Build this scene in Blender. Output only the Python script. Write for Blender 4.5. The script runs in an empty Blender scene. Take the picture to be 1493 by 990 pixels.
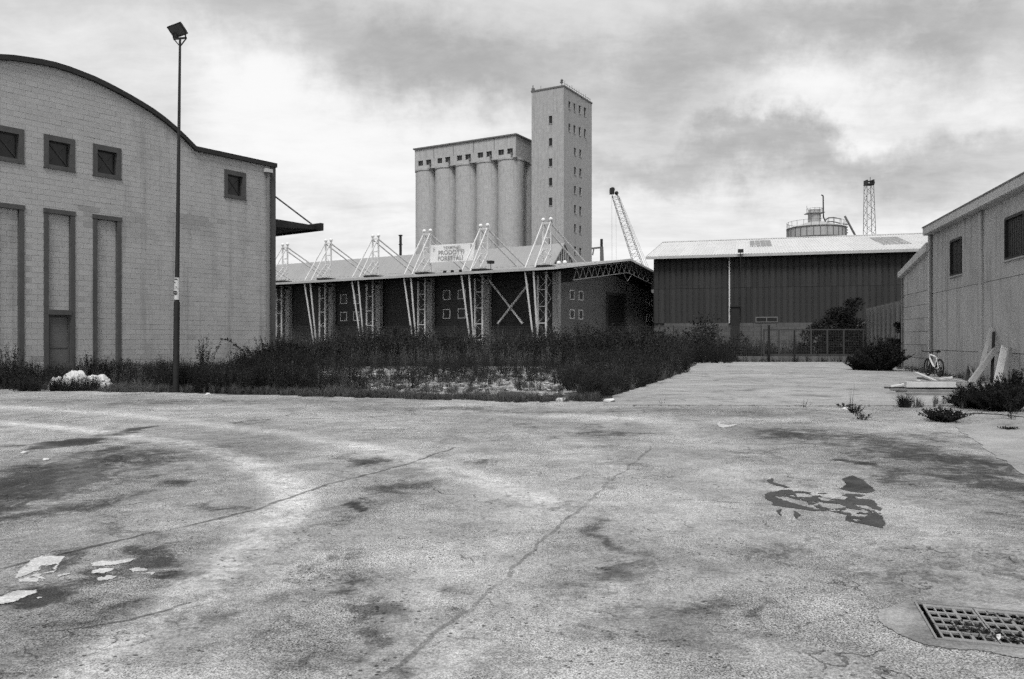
import bpy, bmesh, math, random
import numpy as np
from mathutils import Vector, Matrix

S = bpy.context.scene
COL = S.collection
R = math.radians
random.seed(7)
rng = np.random.default_rng(11)

# ------------------------------------------------------------------ camera
EYE = 1.6
cd = bpy.data.cameras.new('camera'); cam = bpy.data.objects.new('camera', cd); COL.objects.link(cam)
cam.location = (0, 0, EYE); cam.rotation_euler = (R(90), 0, 0)
cd.sensor_fit = 'HORIZONTAL'; cd.sensor_width = 36; cd.lens = 27.97
cd.clip_start = .05; cd.clip_end = 6000
S.camera = cam
S.view_settings.view_transform = 'Standard'; S.view_settings.look = 'None'
S.view_settings.exposure = .4; S.view_settings.gamma = 1
S.cycles.max_bounces = 6; S.cycles.diffuse_bounces = 4
try:
    S.cycles.use_denoising = False; S.cycles.use_adaptive_sampling = True; S.cycles.adaptive_threshold = .06; S.cycles.adaptive_min_samples = 16
except Exception: pass

# ------------------------------------------------------------------ node helper
class N:
    def __init__(s, tree):
        s.t = tree; s.n = tree.nodes; s.l = tree.links
    def new(s, typ, **kw):
        n = s.n.new(typ)
        for k, v in kw.items(): setattr(n, k, v)
        return n
    def put(s, sock, v):
        if hasattr(v, 'is_output'): s.l.new(v, sock)
        elif v is not None: sock.default_value = v
    def m(s, op, a, b=None, c=None, clamp=False):
        n = s.new('ShaderNodeMath', operation=op, use_clamp=clamp)
        s.put(n.inputs[0], a)
        if b is not None: s.put(n.inputs[1], b)
        if c is not None: s.put(n.inputs[2], c)
        return n.outputs[0]
    def v(s, op, a, b=None, out=0):
        n = s.new('ShaderNodeVectorMath', operation=op)
        s.put(n.inputs[0], a)
        if b is not None: s.put(n.inputs[1], b)
        return n.outputs[out]
    def noise(s, vec, scale, detail=4, rough=.55, dist=0.0):
        n = s.new('ShaderNodeTexNoise'); s.put(n.inputs['Vector'], vec)
        n.inputs['Scale'].default_value = scale; n.inputs['Detail'].default_value = detail
        n.inputs['Roughness'].default_value = rough; n.inputs['Distortion'].default_value = dist
        return n.outputs[0]
    def remap(s, x, a, b, c=0.0, d=1.0, smooth=True):
        n = s.new('ShaderNodeMapRange', interpolation_type='SMOOTHSTEP' if smooth else 'LINEAR')
        s.put(n.inputs[0], x)
        for i, q in zip((1, 2, 3, 4), (a, b, c, d)): s.put(n.inputs[i], q)
        return n.outputs[0]
    def scale(s, vec, sc):
        n = s.new('ShaderNodeMapping'); s.put(n.inputs['Vector'], vec); n.inputs['Scale'].default_value = sc
        return n.outputs[0]

# ------------------------------------------------------------------ sky: overcast, broken grey cloud
SUN_EL, SUN_AZ = R(58), R(191)       # azimuth clockwise from +Y : behind the camera, a little to the left
W = bpy.data.worlds.new('World'); S.world = W; W.use_nodes = True
w = N(W.node_tree)
bg = W.node_tree.nodes['Background']; bg.inputs['Strength'].default_value = .1
sky = w.new('ShaderNodeTexSky', sky_type='NISHITA'); sky.sun_disc = False
sky.sun_elevation = SUN_EL; sky.sun_rotation = SUN_AZ
bw = w.new('ShaderNodeRGBToBW'); w.l.new(sky.outputs[0], bw.inputs[0])
tc = w.new('ShaderNodeTexCoord')
d = w.v('NORMALIZE', tc.outputs['Generated'])
sep = w.new('ShaderNodeSeparateXYZ'); w.l.new(d, sep.inputs[0])
zz = w.m('ADD', w.m('MAXIMUM', sep.outputs[2], 0.0), .16)
px_ = w.m('DIVIDE', sep.outputs[0], zz); py_ = w.m('DIVIDE', sep.outputs[1], zz)
cmb = w.new('ShaderNodeCombineXYZ'); w.l.new(w.m('MULTIPLY', px_, .62), cmb.inputs[0]); w.l.new(py_, cmb.inputs[1]); cmb.inputs[2].default_value = 3.3
n1 = w.noise(cmb.outputs[0], .8, 9, .62, .5)
n2 = w.noise(cmb.outputs[0], 2.6, 8, .66, .4)
wn = w.new('ShaderNodeTexNoise'); w.l.new(d, wn.inputs['Vector']); wn.inputs['Scale'].default_value = 5; wn.inputs['Detail'].default_value = 9; wn.inputs['Roughness'].default_value = .62
wv = w.v('MULTIPLY', w.v('SUBTRACT', wn.outputs['Color'], (.5, .5, .5)), (.34, .34, .26))
dw = w.v('ADD', d, wv)
n3 = w.noise(cmb.outputs[0], 8.5, 6, .68, .5)
cloud = w.m('ADD', w.m('MULTIPLY', w.m('SUBTRACT', n3, .5), 1.7), w.m('ADD', w.m('MULTIPLY', w.m('SUBTRACT', n1, .5), 3.4), w.m('MULTIPLY', w.m('SUBTRACT', n2, .5), 2.8)))
def sky_dir(px, py):
    v = Vector(((px - 746.5) / 1160, 1, (495 - py) / 1160)); return v.normalized()
# the banks of cloud one sees: direction, half-widths (across, up), tone
BANKS = [((560, 60), .15, .055, -1.0), ((670, 120), .13, .05, -1.25), ((470, 20), .14, .04, -.6), ((960, 130), .13, .055, -1.0), ((1030, 160), .06, .035, -.3), ((1120, 60), .16, .05, -.55), ((1310, 75), .12, .05, -1.3), ((1400, 40), .12, .05, -.7),
         ((1060, 240), .20, .022, -1.6), ((1340, 235), .22, .03, -1.4), ((1140, 195), .10, .04, .8), ((1250, 290), .16, .02, -.5),
         ((500, 225), .15, .065, 1.7), ((420, 120), .10, .05, .9), ((1225, 115), .06, .035, 1.7), ((1160, 165), .07, .03, 1.1), ((1450, 130), .08, .05, 1.5), ((690, 185), .12, .03, .9), ((300, 150), .08, .06, .7), ((930, 320), .3, .04, .8),
         ((250, 15), .25, .05, -.7), ((60, 30), .15, .04, -.4), ((720, 5), .2, .03, .3), ((1180, 15), .2, .02, .4), ((100, 60), .10, .03, .5), ((960, 60), .07, .03, .5)]
for (p, sx, sz, amp) in BANKS:
    dv = sky_dir(*p)
    q = w.v('LENGTH', w.v('MULTIPLY', w.v('SUBTRACT', dw, tuple(dv)), (1 / sx, .9 / sx, 1 / sz)), out=1)
    cloud = w.m('ADD', cloud, w.m('MULTIPLY', w.remap(q, 0, 1.9, 1, 0), amp))
hor = w.remap(sep.outputs[2], 0, .26, .9, 0.0)
tone = w.m('ADD', w.m('ADD', w.m('MULTIPLY', cloud, 1.0), hor), 5.2)
thin = w.m('MULTIPLY', bw.outputs[0], .10)
tot = w.m('ADD', w.m('SMOOTH_MIN', w.m('SMOOTH_MAX', tone, 2.9, .8), 7.0, 1.0), thin)
W.node_tree.links.new(tot, bg.inputs['Color'])

sl = bpy.data.lights.new('sun', 'SUN'); so = bpy.data.objects.new('sun', sl); COL.objects.link(so)
sl.energy = 2.4; sl.angle = R(22); sl.color = (1, .995, .985)
sd = Vector((math.sin(SUN_AZ) * math.cos(SUN_EL), math.cos(SUN_AZ) * math.cos(SUN_EL), math.sin(SUN_EL)))
so.rotation_euler = sd.to_track_quat('Z', 'Y').to_euler(); so.location = (0, 0, 60)

# ------------------------------------------------------------------ materials (a black and white place: greys only)
def mat(name, g, rough=.85, var=.15, vs=1.0, fine=.12, fs=30, bump=.15, streak=0, island=0, spec=.25, metal=0, stain=0, bdist=.01, bscale=None):
    M = bpy.data.materials.new(name); M.use_nodes = True
    k = N(M.node_tree); b = M.node_tree.nodes['Principled BSDF']
    co = k.new('ShaderNodeTexCoord').outputs['Object']
    f = k.m('ADD', 1.0, k.m('MULTIPLY', k.m('SUBTRACT', k.noise(co, vs, 5, .6), .5), var * 4))
    nf = k.noise(co, fs, 3, .7)
    if fine: f = k.m('MULTIPLY', f, k.m('ADD', 1.0, k.m('MULTIPLY', k.m('SUBTRACT', nf, .5), fine * 4)))
    if island:
        ge = k.new('ShaderNodeNewGeometry').outputs['Random Per Island']
        oi = k.new('ShaderNodeObjectInfo').outputs['Random']
        r = k.m('FRACT', k.m('ADD', ge, oi))
        f = k.m('MULTIPLY', f, k.m('ADD', 1 - island, k.m('MULTIPLY', r, 2 * island)))
    if streak:
        sn = k.noise(k.scale(co, (1, 1, .07)), 2.6, 4, .65)
        f = k.m('MULTIPLY', f, k.remap(sn, .48, .72, 1, 1 - streak))
    if stain:
        sn = k.noise(co, .45, 6, .65, .4)
        f = k.m('MULTIPLY', f, k.remap(sn, .5, .7, 1, 1 - stain))
    k.l.new(k.m('MULTIPLY', f, g, clamp=True), b.inputs['Base Color'])
    b.inputs['Roughness'].default_value = rough; b.inputs['Metallic'].default_value = metal
    b.inputs['Specular IOR Level'].default_value = spec
    if bump:
        bn = k.new('ShaderNodeBump'); bn.inputs['Strength'].default_value = bump; bn.inputs['Distance'].default_value = bdist
        k.l.new(nf if not bscale else k.noise(co, bscale, 4, .6), bn.inputs['Height']); k.l.new(bn.outputs[0], b.inputs['Normal'])
    return M

M_BLOCK = mat('block_paint', .355, .9, .07, .5, .09, 55, .35, streak=.24, island=.05, stain=.16)
M_MORTAR = mat('mortar', .325, .95, .1, 2, .1, 60, .2)
M_SURR = mat('cast_surround', .075, .9, .15, 2, .15, 50, .3, streak=.25)
M_PANE = mat('dark_glass', .012, .25, .2, 1, 0, 30, 0, spec=.35)
M_MESHW = mat('window_mesh', .05, .6, .1, 3, 0, 30, 0)
M_CAP = mat('dark_flashing', .022, .6, .2, 2, .1, 30, .1)
M_STEELD = mat('dark_steel', .018, .55, .2, 3, .1, 30, .1)
M_DOOR = mat('door_paint', .115, .6, .15, 2, .08, 30, .1, streak=.25, stain=.2)
M_PIPE = mat('grey_pipe', .16, .6, .15, 2, .05, 30, 0)
M_WHITE = mat('white_steel', .60, .5, .12, 2, .05, 30, .05, streak=.25)
M_WBASE = mat('grey_concrete', .36, .9, .12, 1.2, .12, 40, .3, streak=.25)
M_ROOFM = mat('pale_roof_sheet', .27, .6, .08, .3, .10, 6, .1, streak=.08)
M_BRICK = mat('dark_brickwork', .17, .9, .1, .5, .25, 5, .3, stain=.15)
M_LWALL = mat('dark_wall', .06, .9, .15, .4, .15, 8, .2)
M_SHUT = mat('shutter_steel', .035, .6, .15, 1, .08, 10, .1)
M_GPANE = mat('dull_pane', .10, .5, .2, 2, 0, 30, 0)
M_FRAMEL = mat('light_frame', .62, .6, .1, 2, .05, 30, 0)
M_SILO = mat('silo_concrete', .38, .9, .05, .12, .14, 1.3, .2, streak=.22, stain=.04)
M_TOWER = mat('tower_concrete', .34, .9, .05, .15, .14, 1.3, .2, streak=.22)
M_SHEDW = mat('grey_wall_sheet', .042, .75, .10, .3, .12, 7, .1, streak=.30, island=.13, spec=.12)
M_SHEDR = mat('white_roof_sheet', .52, .5, .05, .5, .06, 8, .1, streak=.12, island=.05)
M_SKYL = mat('dirty_skylight', .20, .5, .25, 1.5, .1, 20, .1)
M_PLINTH = mat('concrete_plinth', .10, .9, .18, .5, .15, 10, .3, streak=.3, island=.10)
M_PREC = mat('precast_panel', .37, .9, .06, .5, .13, 24, .4, streak=.42, island=.05, stain=.16)
M_LEAN = mat('leanto_block', .35, .9, .08, .8, .13, 24, .4, streak=.15, island=.13, stain=.1)
M_FASC = mat('pale_fascia', .46, .6, .06, 1, .06, 30, .1, streak=.2)
M_FENCEP = mat('fence_panel', .16, .9, .15, .6, .12, 20, .3, streak=.4, island=.12)
M_WIRE = mat('fence_wire', .045, .6, .1, 3, 0, 30, 0)
M_GATE = mat('gate_steel', .05, .7, .2, 2, .1, 30, .1)
M_KERB = mat('kerb_concrete', .13, .9, .2, 1, .15, 30, .3)
M_TANK = mat('tank_sheet', .36, .6, .08, .3, .1, 2, .1, streak=.2)
M_TRUSS = mat('truss_steel', .27, .6, .1, 2, .05, 30, 0)
M_CRANE = mat('crane_steel', .07, .7, .15, .5, .1, 3, 0)
M_FARST = mat('far_steel', .13, .7, .15, .5, .1, 3, 0)
M_FARL = mat('far_pale_steel', .38, .7, .15, .5, .1, 3, 0)
M_PLANK = mat('pale_plank', .54, .8, .12, 3, .1, 40, .2, streak=.15, island=.15)
M_PLANK3 = mat('weathered_plank', .34, .85, .15, 3, .15, 40, .3, island=.15)
M_PLANK2 = mat('grey_plank', .2, .85, .18, 3, .15, 40, .3, island=.2)
M_BIKEW = mat('white_frame', .72, .35, .05, 3, 0, 30, 0, spec=.5)
M_RUBBER = mat('tyre_rubber', .015, .8, .1, 5, 0, 30, 0)
M_TARP = mat('white_plastic', .52, .5, .10, 4, .05, 20, .3)
M_LEAF = mat('weed_leaf', .026, .75, .30, .5, 0, 30, 0, island=.55, spec=.10)
M_LEAFD = mat('dark_leaf', .019, .75, .30, .8, 0, 30, 0, island=.55, spec=.10)
M_GRASS = mat('dry_grass', .085, .8, .35, .6, 0, 30, 0, island=.6, spec=.10)
M_STEM = mat('stem', .045, .8, .2, 2, 0, 30, 0)
M_STONE = mat('stone', .31, .95, .1, 2, .1, 30, .2, island=.6)
M_SOIL = mat('soil', .060, .95, .35, .3, .35, 9, .6, bdist=.03)
M_BANNER = mat('banner_cloth', .70, .6, .05, .8, .04, 20, .2)
M_INK = mat('banner_ink', .30, .7, .25, 3, .1, 30, 0)
M_IRON = mat('cast_iron', .20, .6, .35, 4, .25, 70, .5)
M_PIT = mat('pit_dirt', .01, .95, .3, 3, .2, 30, .3)
M_BALL = mat('white_ball', .72, .4, .06, 2, 0, 30, 0)

# ------------------------------------------------------------------ mesh builder
class MB:
    def __init__(s): s.v = []; s.f = []
    def add(s, vs, fs):
        o = len(s.v); s.v += [tuple(p) for p in vs]; s.f += [tuple(i + o for i in f) for f in fs]; return s
    def box(s, x0, x1, y0, y1, z0, z1, M=None):
        vs = [(x0, y0, z0), (x1, y0, z0), (x1, y1, z0), (x0, y1, z0), (x0, y0, z1), (x1, y0, z1), (x1, y1, z1), (x0, y1, z1)]
        if M is not None: vs = [M @ Vector(p) for p in vs]
        return s.add(vs, [(0, 3, 2, 1), (4, 5, 6, 7), (0, 1, 5, 4), (1, 2, 6, 5), (2, 3, 7, 6), (3, 0, 4, 7)])
    def bar(s, a, b, w, h=None, up=(0, 0, 1)):
        a = Vector(a); b = Vector(b); h = h or w; z = (b - a).normalized(); u = Vector(up)
        if abs(z.dot(u)) > .98: u = Vector((1, 0, 0))
        x = z.cross(u).normalized(); y = x.cross(z)
        vs = [p + x * (i * w / 2) + y * (j * h / 2) for p in (a, b) for i, j in ((-1, -1), (1, -1), (1, 1), (-1, 1))]
        return s.add(vs, [(0, 1, 2, 3), (7, 6, 5, 4), (0, 4, 5, 1), (1, 5, 6, 2), (2, 6, 7, 3), (3, 7, 4, 0)])
    def tube(s, pts, r, n=8, r2=None, cap=True):
        pts = [Vector(p) for p in pts]; L = len(pts); vs = []; fs = []
        t0 = (pts[1] - pts[0]).normalized(); u = Vector((0, 0, 1)) if abs(t0.z) < .9 else Vector((1, 0, 0))
        for i, p in enumerate(pts):
            t = (pts[min(i + 1, L - 1)] - pts[max(i - 1, 0)]).normalized()
            x = t.cross(u).normalized(); y = x.cross(t); u = y if abs(t.dot(y)) < .99 else u
            rr = r + ((r2 if r2 is not None else r) - r) * i / (L - 1)
            vs += [p + (x * math.cos(2 * math.pi * k / n) + y * math.sin(2 * math.pi * k / n)) * rr for k in range(n)]
        for i in range(L - 1):
            fs += [(i * n + k, i * n + (k + 1) % n, (i + 1) * n + (k + 1) % n, (i + 1) * n + k) for k in range(n)]
        if cap: fs += [tuple(range(n))[::-1], tuple(range((L - 1) * n, L * n))]
        return s.add(vs, fs)
    def prism(s, poly, y0, y1):            # polygon in x,z pushed along y
        n = len(poly)
        vs = [(x, y0, z) for x, z in poly] + [(x, y1, z) for x, z in poly]
        return s.add(vs, [tuple(range(n)), tuple(range(2 * n - 1, n - 1, -1))] + [(i, i + n, (i + 1) % n + n, (i + 1) % n) for i in range(n)])
    def plate(s, poly, z0, z1):            # polygon in x,y pushed along z
        n = len(poly)
        vs = [(x, y, z1) for x, y in poly] + [(x, y, z0) for x, y in poly]
        return s.add(vs, [tuple(range(n)), tuple(range(2 * n - 1, n - 1, -1))] + [(i, i + n, (i + 1) % n + n, (i + 1) % n)[::-1] for i in range(n)])
    def lathe(s, prof, n=24, c=(0, 0), a0=0, a1=2 * math.pi):
        full = abs(a1 - a0 - 2 * math.pi) < 1e-6; m = n if full else n + 1; vs = []; fs = []
        for r, z in prof:
            vs += [(c[0] + r * math.cos(a0 + (a1 - a0) * k / n), c[1] + r * math.sin(a0 + (a1 - a0) * k / n), z) for k in range(m)]
        for i in range(len(prof) - 1):
            for k in range(n):
                k2 = (k + 1) % m
                fs.append((i * m + k, i * m + k2, (i + 1) * m + k2, (i + 1) * m + k))
        return s.add(vs, fs)
    def ball(s, c, r, n=12):
        pr = [(max(1e-4, r * math.sin(math.pi * i / 8)), c[2] - r * math.cos(math.pi * i / 8)) for i in range(9)]
        return s.lathe(pr, n, (c[0], c[1]))
    def build(s, name, m, parent=None, smooth=False, kind=None, fixn=True):
        me = bpy.data.meshes.new(name); me.from_pydata(s.v, [], s.f); me.materials.append(m)
        if fixn:
            bm = bmesh.new(); bm.from_mesh(me); bmesh.ops.recalc_face_normals(bm, faces=bm.faces); bm.to_mesh(me); bm.free()
        if smooth:
            me.polygons.foreach_set('use_smooth', [True] * len(me.polygons)); me.set_sharp_from_angle(angle=R(35))
        o = bpy.data.objects.new(name, me); COL.objects.link(o)
        if parent: o.parent = parent
        if kind: o['kind'] = kind
        return o

def np_mesh(name, V, F, m, parent=None, kind=None):
    me = bpy.data.meshes.new(name); nf = len(F); k = F.shape[1]
    me.vertices.add(len(V)); me.vertices.foreach_set('co', np.ascontiguousarray(V, np.float32).ravel())
    me.loops.add(nf * k); me.loops.foreach_set('vertex_index', np.ascontiguousarray(F, np.int32).ravel())
    me.polygons.add(nf); me.polygons.foreach_set('loop_start', np.arange(0, nf * k, k, dtype=np.int32))
    try: me.polygons.foreach_set('loop_total', np.full(nf, k, np.int32))
    except Exception: pass
    me.materials.append(m); me.update(calc_edges=True); me.validate()
    o = bpy.data.objects.new(name, me); COL.objects.link(o)
    if parent: o.parent = parent
    if kind: o['kind'] = kind
    return o

def thing(name, label, cat, loc=(0, 0, 0), rz=0, group=None):
    o = bpy.data.objects.new(name, None); COL.objects.link(o); o.empty_display_size = .3
    o.location = loc; o.rotation_euler = (0, 0, rz); o['label'] = label; o['category'] = cat
    if group: o['group'] = group
    return o
def tag(o, label, cat, group=None):
    o['label'] = label; o['category'] = cat
    if group: o['group'] = group
    return o
def copy_tree(o, parent=None):
    c = o.copy(); COL.objects.link(c); c.parent = parent
    for ch in [x for x in o.children]: copy_tree(ch, c)
    return c
def piece(o, parent, loc=None):            # another piece sharing the mesh of o
    c = o.copy(); COL.objects.link(c); c.parent = parent
    if loc is not None: c.location = loc
    return c

# survey helpers: a bearing in the photograph -> a place on the ground / on a wall
def G(px, py):
    Y = 1160 * EYE / (py - 495); return ((px - 746.5) / 1160 * Y, Y)
def at(px, Y): return (px - 746.5) / 1160 * Y
def hz(py, Y): return EYE + (495 - py) * Y / 1160
class Face:                                # a wall through O, running at bearing a (degrees right of straight ahead)
    def __init__(s, O, a): s.O = O; s.d = (math.sin(R(a)), math.cos(R(a)))
    def __call__(s, px, py):
        q = (px - 746.5) / 1160; t = (s.O[0] - q * s.O[1]) / (q * s.d[1] - s.d[0]); Y = s.O[1] + t * s.d[1]
        return t, EYE + (495 - py) * Y / 1160

# ------------------------------------------------------------------ clip / cut helpers for walls
def clip(poly, a, b):                      # keep what lies right of a->b (below, when a->b runs to +x)
    out = []
    def sd(p): return (b[0] - a[0]) * (p[1] - a[1]) - (b[1] - a[1]) * (p[0] - a[0])
    for i in range(len(poly)):
        p, q = poly[i], poly[(i + 1) % len(poly)]; sp, sq = sd(p), sd(q)
        if sp <= 1e-9: out.append(p)
        if (sp < -1e-9 and sq > 1e-9) or (sp > 1e-9 and sq < -1e-9):
            k = sp / (sp - sq); out.append((p[0] + (q[0] - p[0]) * k, p[1] + (q[1] - p[1]) * k))
    return out
def cut(rect, holes):                      # rectangle minus rectangles -> rectangles
    rs = [rect]
    for (hx0, hx1, hz0, hz1) in holes:
        nx = []
        for (x0, x1, z0, z1) in rs:
            if hx1 <= x0 or hx0 >= x1 or hz1 <= z0 or hz0 >= z1: nx.append((x0, x1, z0, z1)); continue
            if hx0 > x0: nx.append((x0, hx0, z0, z1))
            if hx1 < x1: nx.append((hx1, x1, z0, z1))
            a, b = max(x0, hx0), min(x1, hx1)
            if hz0 > z0: nx.append((a, b, z0, hz0))
            if hz1 < z1: nx.append((a, b, hz1, z1))
        rs = nx
    return rs

# ================================================================== GROUND
GR0 = Vector((2.447, 4.81)); GRA = R(-17.5)          # drain: far left corner and bearing
gx = Vector((math.cos(GRA), math.sin(GRA))); gy = Vector((-gx.y, gx.x))
def gp(a, b): p = GR0 + gx * a + gy * b; return (p.x, p.y)
GRL, GRW = 2.05, .60
hc = [gp(-.02, .02), gp(GRL + .02, .02), gp(GRL + .02, -GRW - .02), gp(-.02, -GRW - .02)]
hx0, hx1 = min(p[0] for p in hc), max(p[0] for p in hc); hy0, hy1 = min(p[1] for p in hc), max(p[1] for p in hc)
g = MB()
xs = [-3000, hx0, hx1, 3000]; ys = [-300, hy0, hy1, 4000]
for i in range(3):
    for j in range(3):
        if i == 1 and j == 1: continue
        g.add([(xs[i], ys[j], -.03), (xs[i + 1], ys[j], -.03), (xs[i + 1], ys[j + 1], -.03), (xs[i], ys[j + 1], -.03)], [(0, 1, 2, 3)])
g.build('ground', M_SOIL, kind='structure')

# numpy value noise for stain outlines
def vnoise(x, y, seed=0):
    xi = np.floor(x).astype(np.int64); yi = np.floor(y).astype(np.int64); xf = x - xi; yf = y - yi
    def h(a, b):
        n = (a * 374761393 + b * 668265263 + seed * 982451653) & 0x7fffffff
        n = ((n ^ (n >> 13)) * 1274126177) & 0x7fffffff; return ((n ^ (n >> 16)) & 0xffff) / 65535.0
    u = xf * xf * (3 - 2 * xf); v = yf * yf * (3 - 2 * yf)
    return (h(xi, yi) * (1 - u) + h(xi + 1, yi) * u) * (1 - v) + (h(xi, yi + 1) * (1 - u) + h(xi + 1, yi + 1) * u) * v
def fbm(x, y, seed=0, o=4):
    s = 0; a = .5
    for i in range(o): s = s + a * vnoise(x * 2 ** i, y * 2 ** i, seed + i); a *= .5
    return s / (1 - .5 ** o)

def smooth_axis(a, b, dense0, dense1, step, grow=1.25):
    v = list(np.arange(dense0, dense1 + 1e-6, step)); s = step; p = dense0
    L = []
    while p > a: s *= grow; p -= s; L.append(max(p, a))
    s = step; p = dense1; Rr = []
    while p < b: s *= grow; p += s; Rr.append(min(p, b))
    return np.array(L[::-1] + v + Rr)
X = smooth_axis(-60, 60, -14, 14, .06)
Yv = [-30, -15, -7, -3, 0, 1.5, 2.5]; y = 3.0
while y < 27.5: Yv.append(y); y += max(.03, .011 * y)
Yv = np.array(Yv)
EDGE = [(-60, 27), (-17, 26.2), (-12.9, 24.9), (-8.9, 23.5), (-4.6, 22.2), (-.8, 21.2), (2.2, 20.6), (3.5, 20.2), (60, 20.2)]
def edge_y(x): return np.interp(x, [e[0] for e in EDGE], [e[1] for e in EDGE])
GX, GY = np.meshgrid(X, Yv)
wx = GX + (fbm(GX * .9, GY * .9, 3) - .5) * 1.3 + (fbm(GX * 3.5, GY * 3.5, 8) - .5) * .5
wy = GY + (fbm(GX * .9, GY * .9, 5) - .5) * 1.6 + (fbm(GX * 3.5, GY * 3.5, 9) - .5) * .6
stain = np.zeros_like(GX)
def ell(px, py, rx, ry, amp, hard=1.0):
    global stain
    c = G(px, py); a = G(px + rx, py)[0] - c[0]; b = (G(px, py - ry)[1] - G(px, py + ry)[1]) / 2
    dd = np.sqrt(((wx - c[0]) / a) ** 2 + ((wy - c[1]) / b) ** 2)
    stain = np.maximum(stain, amp * np.clip((1.25 - dd) * hard, 0, 1))
for e in [(60, 700, 140, 66, .72), (105, 645, 42, 10, .85, 2), (150, 655, 35, 14, .6), (90, 740, 90, 22, .6), (215, 672, 70, 16, .45), (60, 690, 60, 22, .6),
          (215, 692, 40, 7, .5), (265, 702, 60, 9, .6), (195, 627, 22, 5, .7, 2), (370, 615, 30, 4, .5), (285, 745, 40, 13, .45), (200, 725, 50, 12, .4), (305, 665, 18, 7, .5),
          (110, 845, 130, 24, .5), (40, 875, 60, 18, .75, 2), (215, 815, 70, 20, .7), (250, 842, 60, 12, .8), (170, 885, 90, 22, .35), (140, 910, 80, 14, .45), (45, 815, 50, 12, .5),
          (580, 717, 60, 26, .55), (512, 744, 17, 9, .85, 2), (555, 678, 60, 10, .6), (545, 625, 80, 6, .3), (640, 640, 50, 6, .3), (700, 672, 25, 6, .35), (600, 870, 60, 22, .5),
          (660, 868, 55, 20, .7), (620, 905, 60, 22, .55), (570, 945, 80, 20, .4), (640, 960, 60, 30, .35), (440, 960, 80, 34, .42), (310, 920, 80, 34, .38), (80, 960, 120, 26, .4), (400, 860, 90, 24, .3), (480, 900, 70, 24, .3),
          (905, 780, 45, 30, .5), (925, 800, 34, 40, .55), (895, 845, 40, 26, .6), (845, 868, 60, 26, .45), (940, 680, 40, 10, .3), (870, 632, 50, 9, .55), (930, 634, 55, 7, .5),
          (880, 705, 30, 12, .35), (740, 795, 22, 8, .35), (660, 805, 50, 20, .2), (800, 640, 60, 7, .3), (960, 900, 70, 24, .32), (870, 890, 60, 24, .35),
          (1160, 635, 70, 14, .6), (1100, 660, 45, 14, .3), (1330, 660, 120, 36, .6), (1440, 700, 100, 46, .55), (1400, 800, 110, 40, .3), (1260, 645, 60, 22, .5), (1460, 750, 60, 26, .40), (1300, 690, 60, 14, .45), (1330, 700, 40, 10, .55),
          (1240, 612, 80, 8, .35), (1380, 640, 80, 16, .4), (1240, 677, 14, 5, .9, 2), (1150, 830, 70, 18, .3), (1060, 830, 60, 14, .25), (1215, 890, 40, 16, .45), (1200, 910, 30, 14, .5), (1270, 905, 20, 12, .4),
          (1070, 900, 90, 34, .36), (1100, 950, 90, 34, .34), (760, 920, 90, 30, .3), (960, 960, 90, 30, .34), (1230, 960, 90, 26, .3), (1000, 800, 60, 22, .3), (1330, 790, 60, 16, .2), (760, 950, 50, 22, .2), (420, 800, 40, 20, .2), (300, 585, 200, 5, .35), (620, 596, 200, 6, .35), (850, 600, 180, 5, .3), (1100, 603, 150, 6, .3)]:
    ell(*e)
track = np.zeros_like(GX)
def stroke(pts, wd, amp):
    global track
    P = [G(*p) for p in pts]; tx = GX + (wx - GX) * .16; ty = GY + (wy - GY) * .16
    for (a, b) in zip(P[:-1], P[1:]):
        vx, vy = b[0] - a[0], b[1] - a[1]; L2 = vx * vx + vy * vy
        t = np.clip(((tx - a[0]) * vx + (ty - a[1]) * vy) / L2, 0, 1)
        dd = np.hypot(tx - a[0] - t * vx, ty - a[1] - t * vy)
        track = np.maximum(track, amp * np.clip(1.5 - dd / wd, 0, 1))
stroke([(-60, 612), (80, 622), (180, 634), (290, 652), (350, 668), (400, 690), (424, 716), (412, 745), (375, 790), (320, 840), (240, 900), (140, 985)], .22, 1.0)
stroke([(0, 592), (200, 606), (420, 632), (560, 655), (700, 700), (830, 748)], .24, .6)
stroke([(430, 740), (400, 800), (330, 900), (280, 990)], .22, .4)
stroke([(30, 645), (90, 655), (120, 700), (60, 740)], .2, .35)
stroke([(700, 620), (820, 640), (880, 690), (800, 760), (660, 880), (560, 990)], .35, .3)
stroke([(1060, 680), (980, 760), (900, 900), (860, 990)], .4, .25)
stroke([(640, 600), (950, 612), (1060, 650)], .35, .35)
stroke([(1180, 720), (1300, 740), (1400, 800), (1493, 860)], .35, .3)
dirt = np.zeros_like(GX)
for (px, py, rx, ry, amp) in [(120, 700, 260, 90, .30), (150, 900, 260, 70, .30), (330, 800, 120, 50, .16), (480, 930, 160, 60, .26), (600, 880, 110, 50, .22), (560, 720, 110, 40, .20), (1370, 700, 190, 90, .32), (1420, 800, 150, 60, .22), (1180, 640, 160, 26, .25),
                              (1050, 930, 240, 60, .24), (900, 810, 90, 60, .22), (830, 870, 90, 40, .2), (1250, 930, 160, 50, .2), (800, 630, 220, 14, .18), (300, 585, 330, 6, .2), (760, 598, 420, 6, .22), (1150, 600, 260, 7, .22), (760, 970, 160, 30, .2), (240, 640, 130, 14, .2)]:
    c = G(px, py); a = G(px + rx, py)[0] - c[0]; b = (G(px, py - ry)[1] - G(px, min(py + ry, 1100))[1]) / 2
    dirt = np.maximum(dirt, amp * np.clip(1.5 - 1.1 * np.sqrt(((wx - c[0]) / a) ** 2 + ((wy - c[1]) / b) ** 2), 0, 1)) + .0
idx = np.arange(GX.size).reshape(GX.shape)
q = np.stack([idx[:-1, :-1], idx[:-1, 1:], idx[1:, 1:], idx[1:, :-1]], -1).reshape(-1, 4)
fy = GY.ravel(); fx = GX.ravel()
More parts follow.
